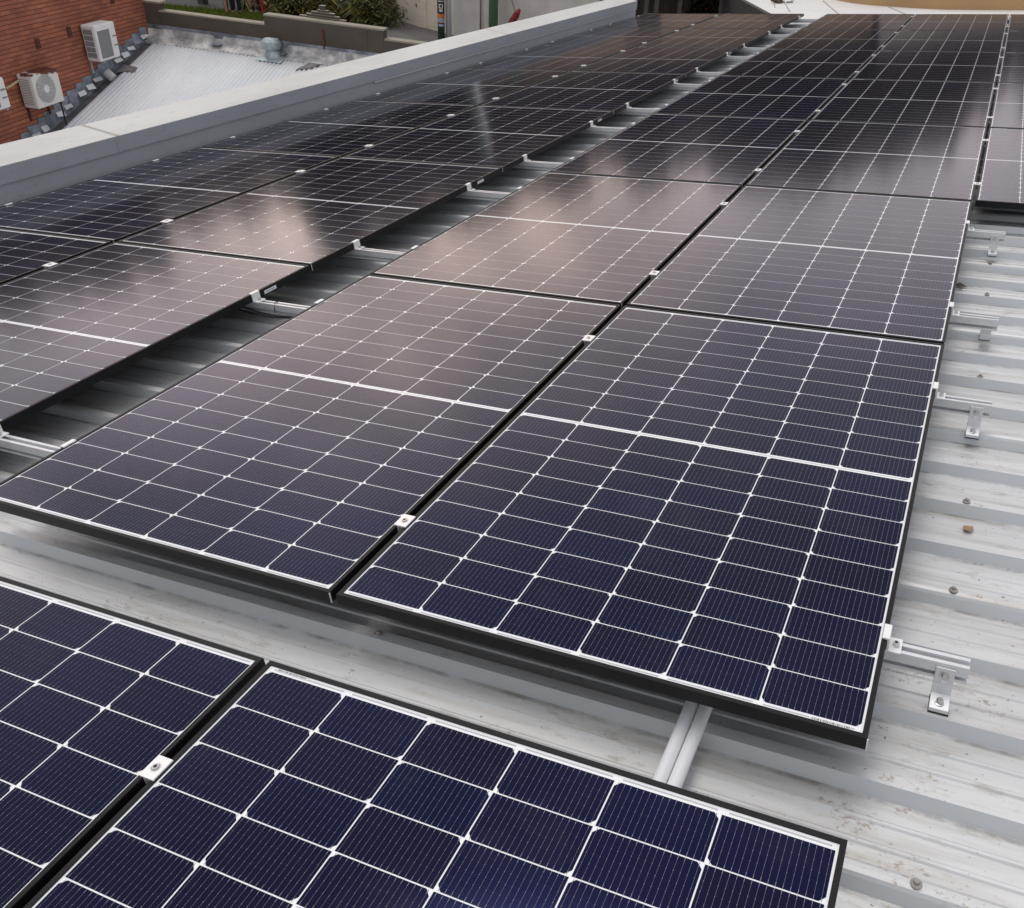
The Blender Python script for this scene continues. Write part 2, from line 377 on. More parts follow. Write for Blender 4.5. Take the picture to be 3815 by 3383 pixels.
M_WROOF = m_painted('white_flat_roof', (0.78, 0.77, 0.76), 0.10, 0.7)
M_DKFASC = mat('dark_fascia', (0.045, 0.042, 0.042), rough=0.7, var=0.2, vscale=3)
M_TAN = mat('tan_render', (0.46, 0.30, 0.155), rough=0.9, var=0.08, vscale=1.2)
M_BARK = mat('bark', (0.09, 0.07, 0.05), rough=0.9, var=0.4, vscale=6)
M_LEAF = mat('dark_leaves', (0.016, 0.022, 0.014), rough=0.9, spec=0.1, var=0.5, vscale=1.5)
M_LEAF2 = mat('dark_brown_leaves', (0.020, 0.021, 0.019), rough=0.9, spec=0.1, var=0.5, vscale=1.5)
M_PALM = mat('palm_leaves', (0.085, 0.080, 0.018), rough=0.6, var=0.6, vscale=2)
M_PALMY = mat('yellow_palm_leaves', (0.26, 0.18, 0.03), rough=0.6, var=0.5, vscale=2)
M_SKIN = mat('skin', (0.45, 0.24, 0.17), rough=0.6)
M_BLACKC = mat('black_cloth', (0.012, 0.012, 0.016), rough=0.9)
M_PINK = mat('pink_cloth', (0.55, 0.07, 0.16), rough=0.9)
M_HAIR = mat('dark_hair', (0.02, 0.014, 0.01), rough=0.7)
M_SHOE = mat('white_shoe', (0.75, 0.74, 0.76), rough=0.6)
M_DRY = mat('dry_leaf', (0.38, 0.25, 0.15), rough=0.8, var=0.4, vscale=40)
M_TWIG = mat('brown_leaf', (0.10, 0.07, 0.05), rough=0.8)

# ------------------------------------------------------------------ the roof under the panels
PVW, PVL, LIP, FH = 1.134, 1.722, 0.010, 0.030
PITCH, RT, RB = 0.1934, -0.127, -0.156
def rib_v(k): return 0.019 + PITCH * k
roof_end = 12.42
prof = []
k0, k1 = -18, 64
for k in range(k0, k1 + 1):
    v = rib_v(k); ov = (k % 4 == 3)
    if ov: prof += [(v - 0.014, RB), (v - 0.003, RT - 0.006), (v + 0.002, RT + 0.0), (v + 0.010, RT + 0.003), (v + 0.020, RT + 0.002), (v + 0.029, RT - 0.004), (v + 0.042, RB)]
    else: prof += [(v - 0.013, RB), (v, RT), (v + 0.026, RT), (v + 0.039, RB)]
    prof += [(v + 0.075, RB), (v + 0.079, RB + 0.003), (v + 0.085, RB + 0.003), (v + 0.089, RB),
             (v + 0.124, RB), (v + 0.128, RB + 0.003), (v + 0.134, RB + 0.003), (v + 0.138, RB)]
prof = [p for p in prof if p[0] < roof_end] + [(roof_end, RB)]
b = MB()
us = [-3.80 + i * 0.4 for i in range(25)]
i0 = 0
for u in us: b.v += [(u, p[0], p[1] + 0.0015 * math.sin(u * 2.1 + p[0] * 3)) for p in prof]
n = len(prof)
for a in range(len(us) - 1):
    for j in range(n - 1):
        b.f.append((a * n + j, a * n + n + j, a * n + n + j + 1, a * n + j + 1)); b.m.append(0); b.a.append(.5)
# turned-down far edge and underside so the sheet has depth
for a in range(len(us) - 1):
    e0, e1 = us[a], us[a + 1]
    b.face([(e0, roof_end, RB), (e1, roof_end, RB), (e1, roof_end + 0.002, RB - 0.2), (e0, roof_end + 0.002, RB - 0.2)])
roof_root = thing('roof_building', ROOF, 'building under the solar panels with a ribbed pale grey metal roof', 'building')
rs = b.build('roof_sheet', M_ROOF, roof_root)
b = MB(); b.box(-3.78, 5.8, -3.3, 12.3, -4.6, -0.26); b.build('wall', M_CONC, roof_root)

# roof screws
def roof_screw():
    t = thing('roof_screw', UP, '', 'screw', 'screws on the roof ribs')
    b = MB(); b.lathe([(0.0098, 0), (0.0098, 0.002), (0.008, 0.0035)], (0, 0, 0), 16); b.build('washer', M_SCREW, t, smooth=False)
    b = MB(); b.lathe([(0.0052, 0.003), (0.0052, 0.0085), (0.004, 0.0095)], (0, 0, 0), 6); b.build('head', M_SCREW, t)
    return t
scr = [(1.255, 3, 'hex screw on the rounded rib beyond the nearest rail end'), (1.263, 5, 'hex screw on a rib next to the tan dry leaf'),
       (1.264, 9, 'hex screw on a rib between the second and third rail ends'), (1.256, 13, 'hex screw on a rib just nearer than the small brown leaf'),
       (1.254, 15, 'farthest hex screw on the bare roof, beside the farthest rail end'), (1.249, -1, 'large hex screw on the roof rib at the bottom right, beside the front panel'),
       (0.062, 0, 'hex screw in shade on the rib between the front panels and the next row')]
sp = None
for u, k, lab in scr:
    Mx = at_roof(u, rib_v(k) + 0.013, RT + 0.001 + (0.003 if k % 4 == 3 else 0))
    if sp is None: sp = roof_screw(); sp.matrix_world = Mx; sp['label'] = lab
    else: dup(sp, Mx, lab)
# dry leaves
def leaf(name, u, v, z, sc, rot, m_, lab):
    b = MB(); pts = []
    for i in range(9):
        t = i / 8; wd = math.sin(PI * t) ** 0.8 * 0.38 * (1 + 0.25 * math.sin(5 * t))
        pts.append((t - 0.5, wd, 0.10 * math.sin(3 * t + 0.4)))
    for i in range(8):
        (x0, w0, z0), (x1, w1, z1) = pts[i], pts[i + 1]
        for s_ in (-1, 1):
            b.face([(x0, 0, z0), (x1, 0, z1), (x1, s_ * w1, z1 + 0.12 * w1 + .03), (x0, s_ * w0, z0 + 0.12 * w0 + .03)])
    b.v = [(x * sc, y * sc, zz * sc) for x, y, zz in b.v]
    o = b.build(name, m_, M=at_roof(u, v, z, rot)); so = o.modifiers.new('thick', 'SOLIDIFY'); so.thickness = 0.001
    tag(o, lab, 'leaf')
leaf('dry_leaf', 1.275, 0.912, RB + 0.003, 0.032, 2.3, M_DRY, 'tan curled dry leaf lying in a roof pan right of the panels')
leaf('dry_leaf', 1.152, 2.68, RB + 0.004, 0.05, 0.2, M_TWIG, 'small brown pointed leaf lying against the right panel edge')

# ------------------------------------------------------------------ solar panels
CH, CW_, RG, CG, MID = 0.0899, 0.1817, 0.0026, 0.0029, 0.016
U0 = (PVW - 6 * CW_ - 5 * CG) / 2
V0 = (PVL - 18 * CH - 16 * RG - MID) / 2
def cell_v(r): return V0 + r * (CH + RG) + (MID - RG if r >= 9 else 0)
def panel_face():
    b = MB(); zb, zc, zw = -0.0032, -0.0028, -0.0024
    b.face([(LIP - .004, LIP - .004, zb), (PVW - LIP + .004, LIP - .004, zb), (PVW - LIP + .004, PVL - LIP + .004, zb), (LIP - .004, PVL - LIP + .004, zb)], 0)
    for v in (V0 * 0.5 + LIP * 0.5, PVL - V0 * 0.5 - LIP * 0.5):      # tabbing ribbon in the end margins
        for c in range(6):
            u = U0 + c * (CW_ + CG); b.face([(u + .01, v - .0014, zc), (u + CW_ - .006, v - .0014, zc), (u + CW_ - .006, v + .0014, zc), (u + .01, v + .0014, zc)], 3)
    vm = PVL / 2
    b.face([(U0 + .01, vm - .0012, zc), (PVW - U0 - .01, vm - .0012, zc), (PVW - U0 - .01, vm + .0012, zc), (U0 + .01, vm + .0012, zc)], 3)
    rnd = random.Random(3)
    q = 0.0095
    for c in range(6):
        u = U0 + c * (CW_ + CG)
        for r in range(18):
            v = cell_v(r); a = min(1, max(0, rnd.gauss(0.5, 0.15)))
            if c % 2 == 0: pts = [(u, v), (u + CW_, v), (u + CW_, v + CH - q), (u + CW_ - q, v + CH), (u + q, v + CH), (u, v + CH - q)]
            else: pts = [(u + q, v), (u + CW_ - q, v), (u + CW_, v + q), (u + CW_, v + CH), (u, v + CH), (u, v + q)]
            b.face([(x, y, zc) for x, y in pts], 1, a)
            for k in range(16):
                x = u + CW_ * (k + 0.5) / 16; h = 0.00017
                b.face([(x - h, v + .004, zw), (x + h, v + .004, zw), (x + h, v + CH - .004, zw), (x - h, v + CH - .004, zw)], 2)
                for y, l, hh in ((v + .0035, .0035, .00042), (v + CH - .0035, .0035, .00042), (v + CH * .3, .0007, .0005), (v + CH * .5, .0007, .0005), (v + CH * .7, .0007, .0005)):
                    b.face([(x - hh, y - l, zw + .0002), (x + hh, y - l, zw + .0002), (x + hh, y + l, zw + .0002), (x - hh, y + l, zw + .0002)], 2)
    return b
def panel_frame():
    b = MB(); t = 0.0016; W, H = PVW, PVL
    def ring(x0, y0, x1, y1, z): return [(x0, y0, z), (x1, y0, z), (x1, y1, z), (x0, y1, z)]
    loops = [ring(0.001, 0.001, W - .001, H - .001, -FH), ring(0, 0, W, H, -FH + .001), ring(0, 0, W, H, -0.0008), ring(.0008, .0008, W - .0008, H - .0008, 0),
             ring(LIP, LIP, W - LIP, H - LIP, 0), ring(LIP + .0002, LIP + .0002, W - LIP - .0002, H - LIP - .0002, -.0036)]
    for A, B in zip(loops, loops[1:]):
        for j in range(4):
            k = (j + 1) % 4; b.face([A[j], A[k], B[k], B[j]])
    # bottom return flange, 30 mm wide
    A = ring(.001, .001, W - .001, H - .001, -FH); B = ring(.03, .03, W - .03, H - .03, -FH)
    for j in range(4):
        k = (j + 1) % 4; b.face([A[j], B[j], B[k], A[k]])
    return b
def label_mb():
    b = MB(); b.box(0.030, 0.105, PVL - .0185, PVL - .0115, -0.0030, -0.0022, 0)
    rnd = random.Random(5); x = 0.033
    while x < 0.101:
        wd = rnd.choice((.0006, .0009, .0014)); b.face([(x, PVL - .0175, -.0021), (x + wd, PVL - .0175, -.0021), (x + wd, PVL - .0125, -.0021), (x, PVL - .0125, -.0021)], 1); x += wd + rnd.choice((.0007, .0012, .002))
    return b
C4 = 0.0; C3 = -0.017 - PVW; C2 = C3 - 0.3168 - PVW; C1 = C2 - 0.028 - PVW; C5 = PVW + 0.0142
STEP = 1.722 + 0.01115; DV2 = 0.019
def v_of(col, row): return (-0.2084 - PVL) if row == 0 else (row - 1) * STEP + (DV2 if col in (1, 2) else 0)
UOF = {1: C1, 2: C2, 3: C3, 4: C4, 5: C5}
PG = 'black framed solar panels laid in columns on the metal roof'
proto = thing('solar_panel', UP, '', 'solar panel', PG)
panel_frame().build('frame', M_FRAME, proto)
b = MB(); b.face([(.004, .004, -.0062), (.004, PVL - .004, -.0062), (PVW - .004, PVL - .004, -.0062), (PVW - .004, .004, -.0062)])
for k in range(3): b.box(PVW * (.25 + .25 * k) - .04, PVW * (.25 + .25 * k) + .04, PVL / 2 - .03, PVL / 2 + .03, -.024, -.0064)
b.build('unseen_back_cover', M_BACKC, proto)  # unseen black backing, added to darken the roof in the aisle and front gap
panel_face().build('glass_face', [M_BACK, M_CELL, M_WIRE, M_RIB], proto, attr=True)
b = MB(); b.box(PVW - 0.0022, PVW + 0.0006, -0.0006, 0.0022, -FH + .0005, -0.001); b.build('corner_key', M_ALU, proto)
lb = label_mb().build('barcode_label', [M_STICK, M_INK], proto)
DESC = {1: 'in the leftmost column beside the parapet', 2: 'in the column left of the open aisle', 3: 'in the column right of the open aisle',
        4: 'in the column beside the bare roof strip', 5: 'in the far right column'}
spots = []
for col in (4, 3, 2, 1, 5):
    rows = range(0, 8) if col in (3, 4) else (range(3, 8) if col == 5 else range(1, 8))
    for i, row in enumerate(rows):
        tot = len(rows)
        if row == 0: lab = 'front row solar panel ' + ('cut off at the lower left corner of the photo' if col == 3 else 'at the bottom, its cells the largest in view')
        elif col == 4 and row == 1: lab = 'large whole solar panel nearest the bare roof, behind the front row'
        elif col == 3 and row == 1: lab = 'whole solar panel left of the largest one, by the open aisle'
        else:
            j = row - 1 if col != 5 else row - 3
            where = 'nearest' if j == 0 else ('farthest' if row == 7 else ORD[j] + ' from the near end')
            lab = '%s solar panel %s' % (where, DESC[col]) if where in ('nearest', 'farthest') else 'solar panel %s, %s' % (DESC[col], where)
        spots.append((col, row, lab))
firstp = True
for col, row, lab in spots:
    u, v = UOF[col], v_of(col, row)
    flip = (col, row) == (4, 1)
    Mx = at_roof(u, v) if not flip else at_roof(u + PVW, v + PVL, 0, PI)
    if firstp: proto.matrix_world = Mx; proto['label'] = lab; t = proto; firstp = False
    else: t = dup(proto, Mx, lab)
    if flip:
        for ch in t.children:
            if ch.name.startswith('corner_key'): ch.location = (-PVW, PVL, 0)
    if col == 2:
        b = MB(); b.box(PVW, PVW + 0.0008, 1.435, 1.505, -0.024, -0.010, 0)
        for q in range(6): b.face([(PVW + .001, 1.442 + q * .009, -.020), (PVW + .001, 1.448 + q * .009, -.020), (PVW + .001, 1.448 + q * .009, -.014), (PVW + .001, 1.442 + q * .009, -.014)], 1)
        s_ = b.build('rating_sticker', [M_STICK, mat('grey_ink', (0.4, 0.4, 0.42))] if row == 1 else [bpy.data.materials['white_sticker'], bpy.data.materials['grey_ink']], t)

# ------------------------------------------------------------------ rails, feet, clamps
RV = [0.280, 1.402, 2.068, 3.088, 3.772, 4.800, 5.500, 6.622, 7.272, 8.302, 8.962, 10.105, 10.75, 11.80]
RZ0, RZ1 = -0.0735, -0.0315
def rail_prof():
    h, g = RZ1, RZ0
    slot = [(.015, g + .007), (.012, g + .007), (.012, g + .003), (.002, g + .003), (.002, g + .021), (.012, g + .021), (.012, g + .016), (.015, g + .016)]
    return [(-.015, g), (.015, g)] + slot + [(.015, h), (.0065, h), (.0065, h - .003), (.009, h - .003), (.009, h - .011),
            (-.009, h - .011), (-.009, h - .003), (-.0065, h - .003), (-.0065, h), (-.015, h)] + [(-x, z) for x, z in reversed(slot)]
RG_ = 'mounting rails under the solar panels'
rails = [(-0.488, C3 - 0.05, PVW + 0.05, 'mounting rail hidden under the front panels, seen at their gap')]
for i, v in enumerate(RV):
    lab = ('mounting rail %s from the near end, ' % ORD[i]) + ('its end sticking out on the bare roof' if i < 4 else 'crossing the open aisle between panel columns')
    if i == 0: lab = 'nearest mounting rail, its end fixed by the biggest bracket'
    rails.append((v, C1 - 0.06, (1.294 if i == 0 else 1.298 if i < 4 else C5 + 1.3), lab))
for v, a, e, lab in rails:
    b = MB(); b.prism(rail_prof(), a, e, 'x')
    o = b.build('mounting_rail', M_ALU, M=at_roof(0, v)); tag(o, lab, 'rail', RG_)

def mid_clamp(gap, name='mid_clamp'):
    t = thing(name, UP, '', 'clamp', 'clamps between neighbouring solar panels'); h = gap / 2 + 0.0085
    b = MB(); b.prism([(-h, .0004), (h, .0004), (h, .0030), (h - .001, .0038), (-h + .001, .0038), (-h, .0030)], -.0225, .0225, 'y')
    b.box(-gap / 2 + .001, -gap / 2 + .0035, -.0225, .0225, -.026, .0004); b.box(gap / 2 - .0035, gap / 2 - .001, -.0225, .0225, -.026, .0004)
    b.build('plate', M_CLAMP, t)
    b = MB(); b.lathe([(.0066, .0038), (.0066, .0062), (.0060, .0070), (.0036, .0070), (.0034, .0045), (.0005, .0045)], (0, 0, 0), 16, 0)
    bo = b.build('bolt', M_BOLT, t)
    b = MB(); b.lathe([(.0033, .0046), (.0001, .0047)], (0, 0, 0), 6); b.build('socket', M_SOCK, bo)
    b = MB(); b.lathe([(.0092, .0039), (.0092, .0041), (.0066, .0042)], (0, 0, 0), 18); b.build('recess_ring', M_BOLT, bo)
    return t
def end_clamp():
    t = thing('end_clamp', UP, '', 'clamp', 'clamps at the panel edges')
    b = MB(); b.prism([(-.0095, .0004), (.0016, .0004), (.0016, RZ1 + .0002), (.030, RZ1 + .0002), (.030, RZ1 + .0036), (.0058, RZ1 + .0036),
                       (.0058, .0030), (.0048, .0042), (-.0085, .0042), (-.0095, .0030)], -.0210, .0210, 'y')
    b.build('bracket', M_CLAMP, t)
    z = RZ1 + .0036
    b = MB(); b.lathe([(.0066, z), (.0066, z + .008), (.0060, z + .009), (.0036, z + .009), (.0034, z + .005), (.0005, z + .005)], (.0185, 0, 0), 16)
    bo = b.build('bolt', M_BOLT, t)
    b = MB(); b.lathe([(.0033, z + .0055), (.0001, z + .0056)], (.0185, 0, 0), 6); b.build('socket', M_SOCK, bo)
    return t
def place_row(protof, uc, vs, fmt, rot=0.0, cache={}):
    for i, v in enumerate(vs):
        lab = fmt % (('nearest' if i == 0 else 'farthest' if i == len(vs) - 1 else ORD[i]))
        if protof not in cache: t = protof(); t.matrix_world = at_roof(uc, v, 0, rot); t['label'] = lab; cache[protof] = t
        else: dup(cache[protof], at_roof(uc, v, 0, rot), lab)
mid17 = lambda: mid_clamp(0.0165)
mid28 = lambda: mid_clamp(0.0278)
place_row(mid17, (C3 + PVW + C4) / 2, [-0.488] + RV, '%s silver clamp along the gap between the two right columns')
place_row(mid28, (C2 + C1 + PVW) / 2, RV, '%s silver clamp along the gap between the two left columns')
place_row(mid17, (C4 + PVW + C5) / 2, RV[4:], '%s silver clamp along the gap before the far right column')
place_row(end_clamp, C4 + PVW, RV[:4], '%s end clamp on the right panel edge over the bare roof')
place_row(end_clamp, C2 + PVW, RV, '%s end clamp on the left side of the open aisle')
place_row(end_clamp, C3, RV, '%s end clamp on the right side of the open aisle', PI)
place_row(end_clamp, C1, RV, '%s end clamp along the panel edge facing the parapet', PI)

def roof_foot():
    t = thing('rail_bracket', UP, '', 'bracket', 'brackets holding the rail ends on the roof ribs')
    b = MB(); y0 = -.0155
    # plate against the rail, a step, then the base flange on the rib
    b.prism([(y0, -.040), (y0 - .005, -.040), (y0 - .005, -.082), (y0 - .010, -.104), (y0 - .042, -.1150), (y0 - .042, -.1245), (y0 + .002, -.1245), (y0 + .002, -.110), (y0, -.098)], -.0185, .0185, 'x')
    b.build('angle_plate', M_ALU, t, bevel=.0008)
    yb = y0 - .0052
    b = MB(); b.tube([(0, yb, -.058), (0, yb - .0015, -.058)], .0095, 18); b.tube([(0, yb - .0015, -.058), (0, yb - .008, -.058)], .0062, 6)
    b.build('rail_bolt', M_BOLT, t)
    b = MB(); b.box(-.0042, .0042, yb - .0004, yb + .001, -.078, -.066); b.build('slot', M_CLAMP, t)
    b = MB(); b.lathe([(.0095, -.1130), (.0095, -.1105), (.0070, -.1095), (.0070, -.103), (.0055, -.1015)], (0, y0 - .027, 0), 14); b.build('base_screw', M_BOLT, t)
    b = MB(); b.box(-.0195, .0195, y0 - .0435, y0 + .003, -.1270, -.1247); b.build('rubber_pad', M_EPDM, t)
    return t
ft = roof_foot()
fd = [(1.252, RV[0], 0, 'nearest rail bracket, with its bolt and screw facing us'), (1.258, RV[1], 0, 'second rail bracket from the near end, bolt facing us'),
      (1.264, RV[2], PI, 'rail bracket mounted behind its rail, only its block showing below'), (1.258, RV[3], 0, 'farthest rail bracket on the bare roof strip, beside the black panel edge')]
for i, (u, v, r_, lab) in enumerate(fd):
    if i == 0: ft.matrix_world = at_roof(u, v, 0, r_); ft['label'] = lab
    else: dup(ft, at_roof(u, v, 0, r_), lab)

# white conduits crossing the gap between front row and the next
for du, lab in ((0.0, 'left one of two white plastic conduits crossing under the panels'), (0.0285, 'right one of two white plastic conduits crossing under the panels')):
    b = MB(); z = RT + .0145
    b.tube([(0.7925 + du, -1.3, z), (0.7925 + du, -.2, z), (0.7925 + du, .2, z), (0.792 + du, 1.2, z)], .0136, 20)
    o = b.build('conduit', M_PVC, M=ROOF, smooth=True); tag(o, lab, 'conduit', 'white conduits under the panels')
# black cables along the second rail in the aisle
b = MB()
for k in range(2):
    pts = []
    for i in range(22):
        t_ = i / 21; pts.append((C2 + PVW - 0.12 + t_ * 0.5, RV[1] - .024 - .008 * k - .008 * math.sin(t_ * 5 + k), RZ0 + .022 - .008 * k - .016 * math.sin(PI * t_) + .003 * math.sin(9 * t_ + k)))
    b.tube(pts, .0034, 8)
o = b.build('cable_bundle', M_CABLE, M=ROOF, smooth=True); tag(o, 'black cables tied along the rail in the open aisle', 'cable')
b = MB(); b.tube([(C2 + PVW + .10 + .0, RV[1] + .017 * math.cos(a), -.052 + .026 * math.sin(a)) for a in [i * PI / 8 for i in range(17)]], .0016, 6)
o = b.build('cable_tie', M_CABLE, M=ROOF); tag(o, 'thin black cable tie looped round the rail in the open aisle', 'cable tie')

# ------------------------------------------------------------------ parapet along the left side (world frame)
t = thing('parapet_wall', UP, 'long grey parapet with a flat pale metal cap along the roof edge', 'parapet')
XI, XO, ZT, Y0, Y1 = -3.822, -4.110, -0.356, -8.0, 11.97
b = MB(); b.prism([(XO, ZT - .085), (XO, ZT + .012), (XI, ZT), (XI, ZT - .004), (XO + .004, ZT + .007), (XO + .004, ZT - .085)], Y0, Y1, 'y'); b.build('cap', M_CAP, t)
b = MB(); b.box(XI - .003, XI, Y0, Y1, ZT - .094, ZT - .0045); b.box(XI - .012, XI, Y0, Y1, ZT - .0965, ZT - .094); b.build('cap_fascia', M_FASC, t)
b = MB(); b.box(XO + .03, XI - .010, Y0, Y1 - .004, -5.0, ZT - .01); b.build('wall_face', M_FASC, t)
M_JOINT = mat('brown_joint_sealant', (0.42, 0.37, 0.34), rough=0.7)
for y, wd, mm in ((2.935, .011, M_JOINT), (8.05, .006, M_FASC)):
    b = MB(); sk = 0.0
    b.face([(XO - .001, y - wd, ZT + .0135), (XI + .001, y - wd - sk, ZT + .0015), (XI + .001, y + wd - sk, ZT + .0015), (XO - .001, y + wd, ZT + .0135)])
    b.build('joint_strip', mm, t)
    b = MB(); b.box(XI - .001, XI + .0022, y - .022, y + .022, ZT - .092, ZT - .001); b.build('seam_plate', M_FASC, t)
for y in (3.05, 4.7, 6.4, 8.4, 10.1):
    b = MB(); b.tube([(XI, y, ZT - .072), (XI + .003, y, ZT - .072)], .006, 10); b.build('rivet', M_GALV, t)
b = MB(); b.box(XI - .0095, XI + .001, 5.6, Y1 - .004, ZT - .111, ZT - .101); b.build('flashing_lip', M_CAP, t)

# ------------------------------------------------------------------ brick building and its neighbours (left)
bt = thing('brick_building', WALL, 'red brick building wall carrying the air conditioners at the left', 'building')
b = MB(); b.box(-6, 0, -14, 0, -6.0, -1.15)
o = b.build('wall', M_BRICK, bt)
uv = o.data.uv_layers.new(name='UVMap')
for p in o.data.polygons:
    for li in p.loop_indices:
        c = o.data.vertices[o.data.loops[li].vertex_index].co
        uv.data[li].uv = (c.y if abs(p.normal.x) > .5 else c.x, c.z)
# small rusty wall vents
for y, z in ((-3.44, -2.46), (-2.53, -2.40), (-1.05, -2.02)):
    b = MB(); b.box(0.0, .012, y - .06, y + .06, z - .085, z + .085)
    for q in range(4): b.box(.012, .02, y - .05, y + .05, z - .07 + q * .04, z - .055 + q * .04)
    b.build('wall_vent', M_RUST, bt)

def ac_unit(name, y0, y1, z0, z1, dep, body, lab, fan):
    Mx = WALL @ Matrix.Translation((0.04, y0, z0)); W, H = y1 - y0, z1 - z0
    t = thing(name, Mx, lab, 'air conditioner', 'air conditioner units on the brick wall')
    b = MB(); b.box(0, dep, 0, W, 0, H); bo = b.build('casing', body, t, bevel=.02)
    # left side coil grille
    b = MB(); b.box(.03, dep - .06, -.006, .004, .05, H - .06); gr = b.build('side_grille', M_ACG, t)
    b = MB()
    ns = 16 if fan else 6
    for q in range(ns):
        z = .06 + (H - .13) * q / (ns - 1); b.box(.028, dep - .055, -.012, -.006, z - .006, z + (.009 if fan else .002))
    b.build('louvre', body if fan else M_ACW, gr)
    if fan:
        b = MB(); cy, cz, R_ = W * .42, H * .52, H * .42
        for k in range(9):
            r = R_ * (1 - k / 10); pr = []
            b.tube([(dep + .012, cy + r * math.cos(a), cz + r * math.sin(a)) for a in [i * PI / 14 for i in range(29)]], .0045, 5, caps=False)
        for k in range(20):
            a = k * PI / 10; b.tube([(dep + .010, cy + R_ * .2 * math.cos(a), cz + R_ * .2 * math.sin(a)), (dep + .012, cy + R_ * math.cos(a), cz + R_ * math.sin(a))], .003, 4)
        b.build('fan_guard', M_ACW, t)
        b = MB(); b.tube([(dep + .002, cy, cz), (dep + .004, cy, cz)], R_, 32); b.build('fan_opening', M_ACG, t)
        b = MB(); b.tube([(dep + .006, cy, cz), (dep + .018, cy, cz)], R_ * .27, 20); b.build('fan_hub', M_ACW, t)
    else:
        b = MB(); b.box(dep, dep + .008, W * .10, W * .66, .05, H - .10); b.build('front_grille', M_ACG, t)
        b = MB(); b.box(dep, dep + .02, W * .05, W * .72, H - .095, H - .07); b.box(dep, dep + .012, W * .66, W * .70, .05, H - .1); b.build('front_trim', M_ACW, t)
        for z in (H * .34, H * .60): b = MB(); b.box(dep, dep + .012, W * .80, W * .95, z, z + .02); b.build('service_handle', M_ACG, t)
    b = MB(); b.box(-.03, dep, .08, .11, -.03, -.004); b.box(-.03, dep, W - .11, W - .08, -.03, -.004)
    b.box(-.035, -.005, .08, .11, -.25, -.004); b.box(-.035, -.005, W - .11, W - .08, -.25, -.004)
    b.build('wall_bracket', M_RUST if fan else M_GALV, t)
    return t
ac_unit('air_conditioner', -2.24, -1.60, -2.947, -2.313, .27, M_ACW, 'clean white air conditioner with grey grilles, above the corrugated roof', False)
a2 = ac_unit('air_conditioner', -4.22, -3.52, -3.385, -2.822, .27, M_ACR, 'rusty white air conditioner with a round fan on the brick wall', True)
ac_unit('air_conditioner', -5.55, -4.86, -3.20, -2.72, .27, M_ACW, 'white air conditioner cut by the left photo edge', False)
b = MB(); b.tube([(0.06, -4.23, -2.93), (.05, -4.42, -2.98), (.03, -4.52, -3.0)], .02, 8)
o = b.build('insulated_pipe', mat('yellowed_insulation', (0.55, 0.42, 0.26)), M=WALL); tag(o, 'short yellowed pipe at the back of the rusty air conditioner', 'pipe')
b = MB(); b.tube([(0.20, -3.50, -3.40), (.20, -3.49, -3.95)], .014, 8)
o = b.build('drain_pipe', M_CABLE, M=WALL); tag(o, 'thin black drain pipe hanging below the rusty air conditioner', 'pipe')

# corrugated roof below, falling towards us
lt = thing('corrugated_roof_building', WALL, 'low building with a white corrugated roof beside the brick wall', 'building')
SL = math.tan(math.radians(15.77)); ZR = -2.852                # z at y = 0
def rz(y): return ZR + y * SL
b = MB(); P = 0.086; nx = int(8.2 / P * 6); ys = [0.0, -2.0, -4.0, -6.0, -8.2]
xs = [0.20 + i * P / 6 for i in range(nx)]
for y in ys: b.v += [(x, y - .02, rz(y) + .012 * math.cos(2 * PI * x / P)) for x in xs]
for a in range(len(ys) - 1):
    for j in range(nx - 1): b.f.append((a * nx + j, a * nx + j + 1, a * nx + nx + j + 1, a * nx + nx + j)); b.m.append(0); b.a.append(.5)
o = b.build('roof_sheet', M_CORR, lt, smooth=True); so = o.modifiers.new('thick', 'SOLIDIFY'); so.thickness = 0.006; so.offset = -1
b = MB(); b.face([(.0, 0, rz(0) - .03), (.32, 0, rz(0) - .03), (.32, -8.2, rz(-8.2) - .03), (.0, -8.2, rz(-8.2) - .03)])
b.box(.0, .02, -8.2, 0, -6, -5.2); b.build('valley_sheet', M_VALLEY, lt)
# stepped lead flashing up the brick wall
b = MB(); y = -.12; kk = 0; rnd = random.Random(11)
while y > -7.6:
    ln = .26 + rnd.uniform(-.05, .06); top = -2.66 + (y + .12) * .276; top = round(top / .0715) * .0715
    b.box(.004, .012, y - ln, y, rz(y - ln) - .03, top, 0)
    lo = rz(y - ln * .5) + .01
    tl = Matrix.Translation((.012, y - ln / 2, (top + lo) / 2 - .02)) @ Matrix.Rotation(-.45 - rnd.uniform(-.1, .25), 4, 'Y') @ Matrix.Rotation(rnd.uniform(-.12, .12), 4, 'X')
    if rnd.random() < .85: b.box(0, .006, -ln * rnd.uniform(.3, .55), ln * rnd.uniform(.35, .6), -rnd.uniform(.05, .10), rnd.uniform(.03, .07), 1 if rnd.random() < .8 else 0, tl)
    y -= ln * .92; kk += 1
b.build('stepped_flashing', [M_LEAD, mat('pale_lead', (0.72, 0.74, 0.76), rough=.5, var=.25, vscale=3)], lt)
b = MB(); b.prism([(-.28, rz(-.28) + .022), (-.05, ZR + .05), (-.015, ZR + .19), (-.003, ZR + .20), (-.003, ZR - .1), (-.28, rz(-.28) - .02)], .0, 8.2, 'x'); b.build('apron_flashing', M_FLASH, lt)
b = MB(); b.box(.0, 8.2, -.022, -.004, -2.66, -2.60); b.build('top_flashing', M_LEAD, lt)
for x, wd, y_ in ((1.55, .10, -.24), (3.02, .05, -.26)): b = MB(); b.box(x - wd, x + wd, -.03, -.02, ZR + .02, -2.62); b.box(x - wd, x + wd, y_, -.03, ZR + .062 + y_ * .1, ZR + .068 + y_ * .1); b.build('flashing_patch', M_LEAD, lt)
M_PATCH = mat('grey_patch', (0.20, 0.185, 0.185), rough=.8, var=.3, vscale=6)
b = MB()
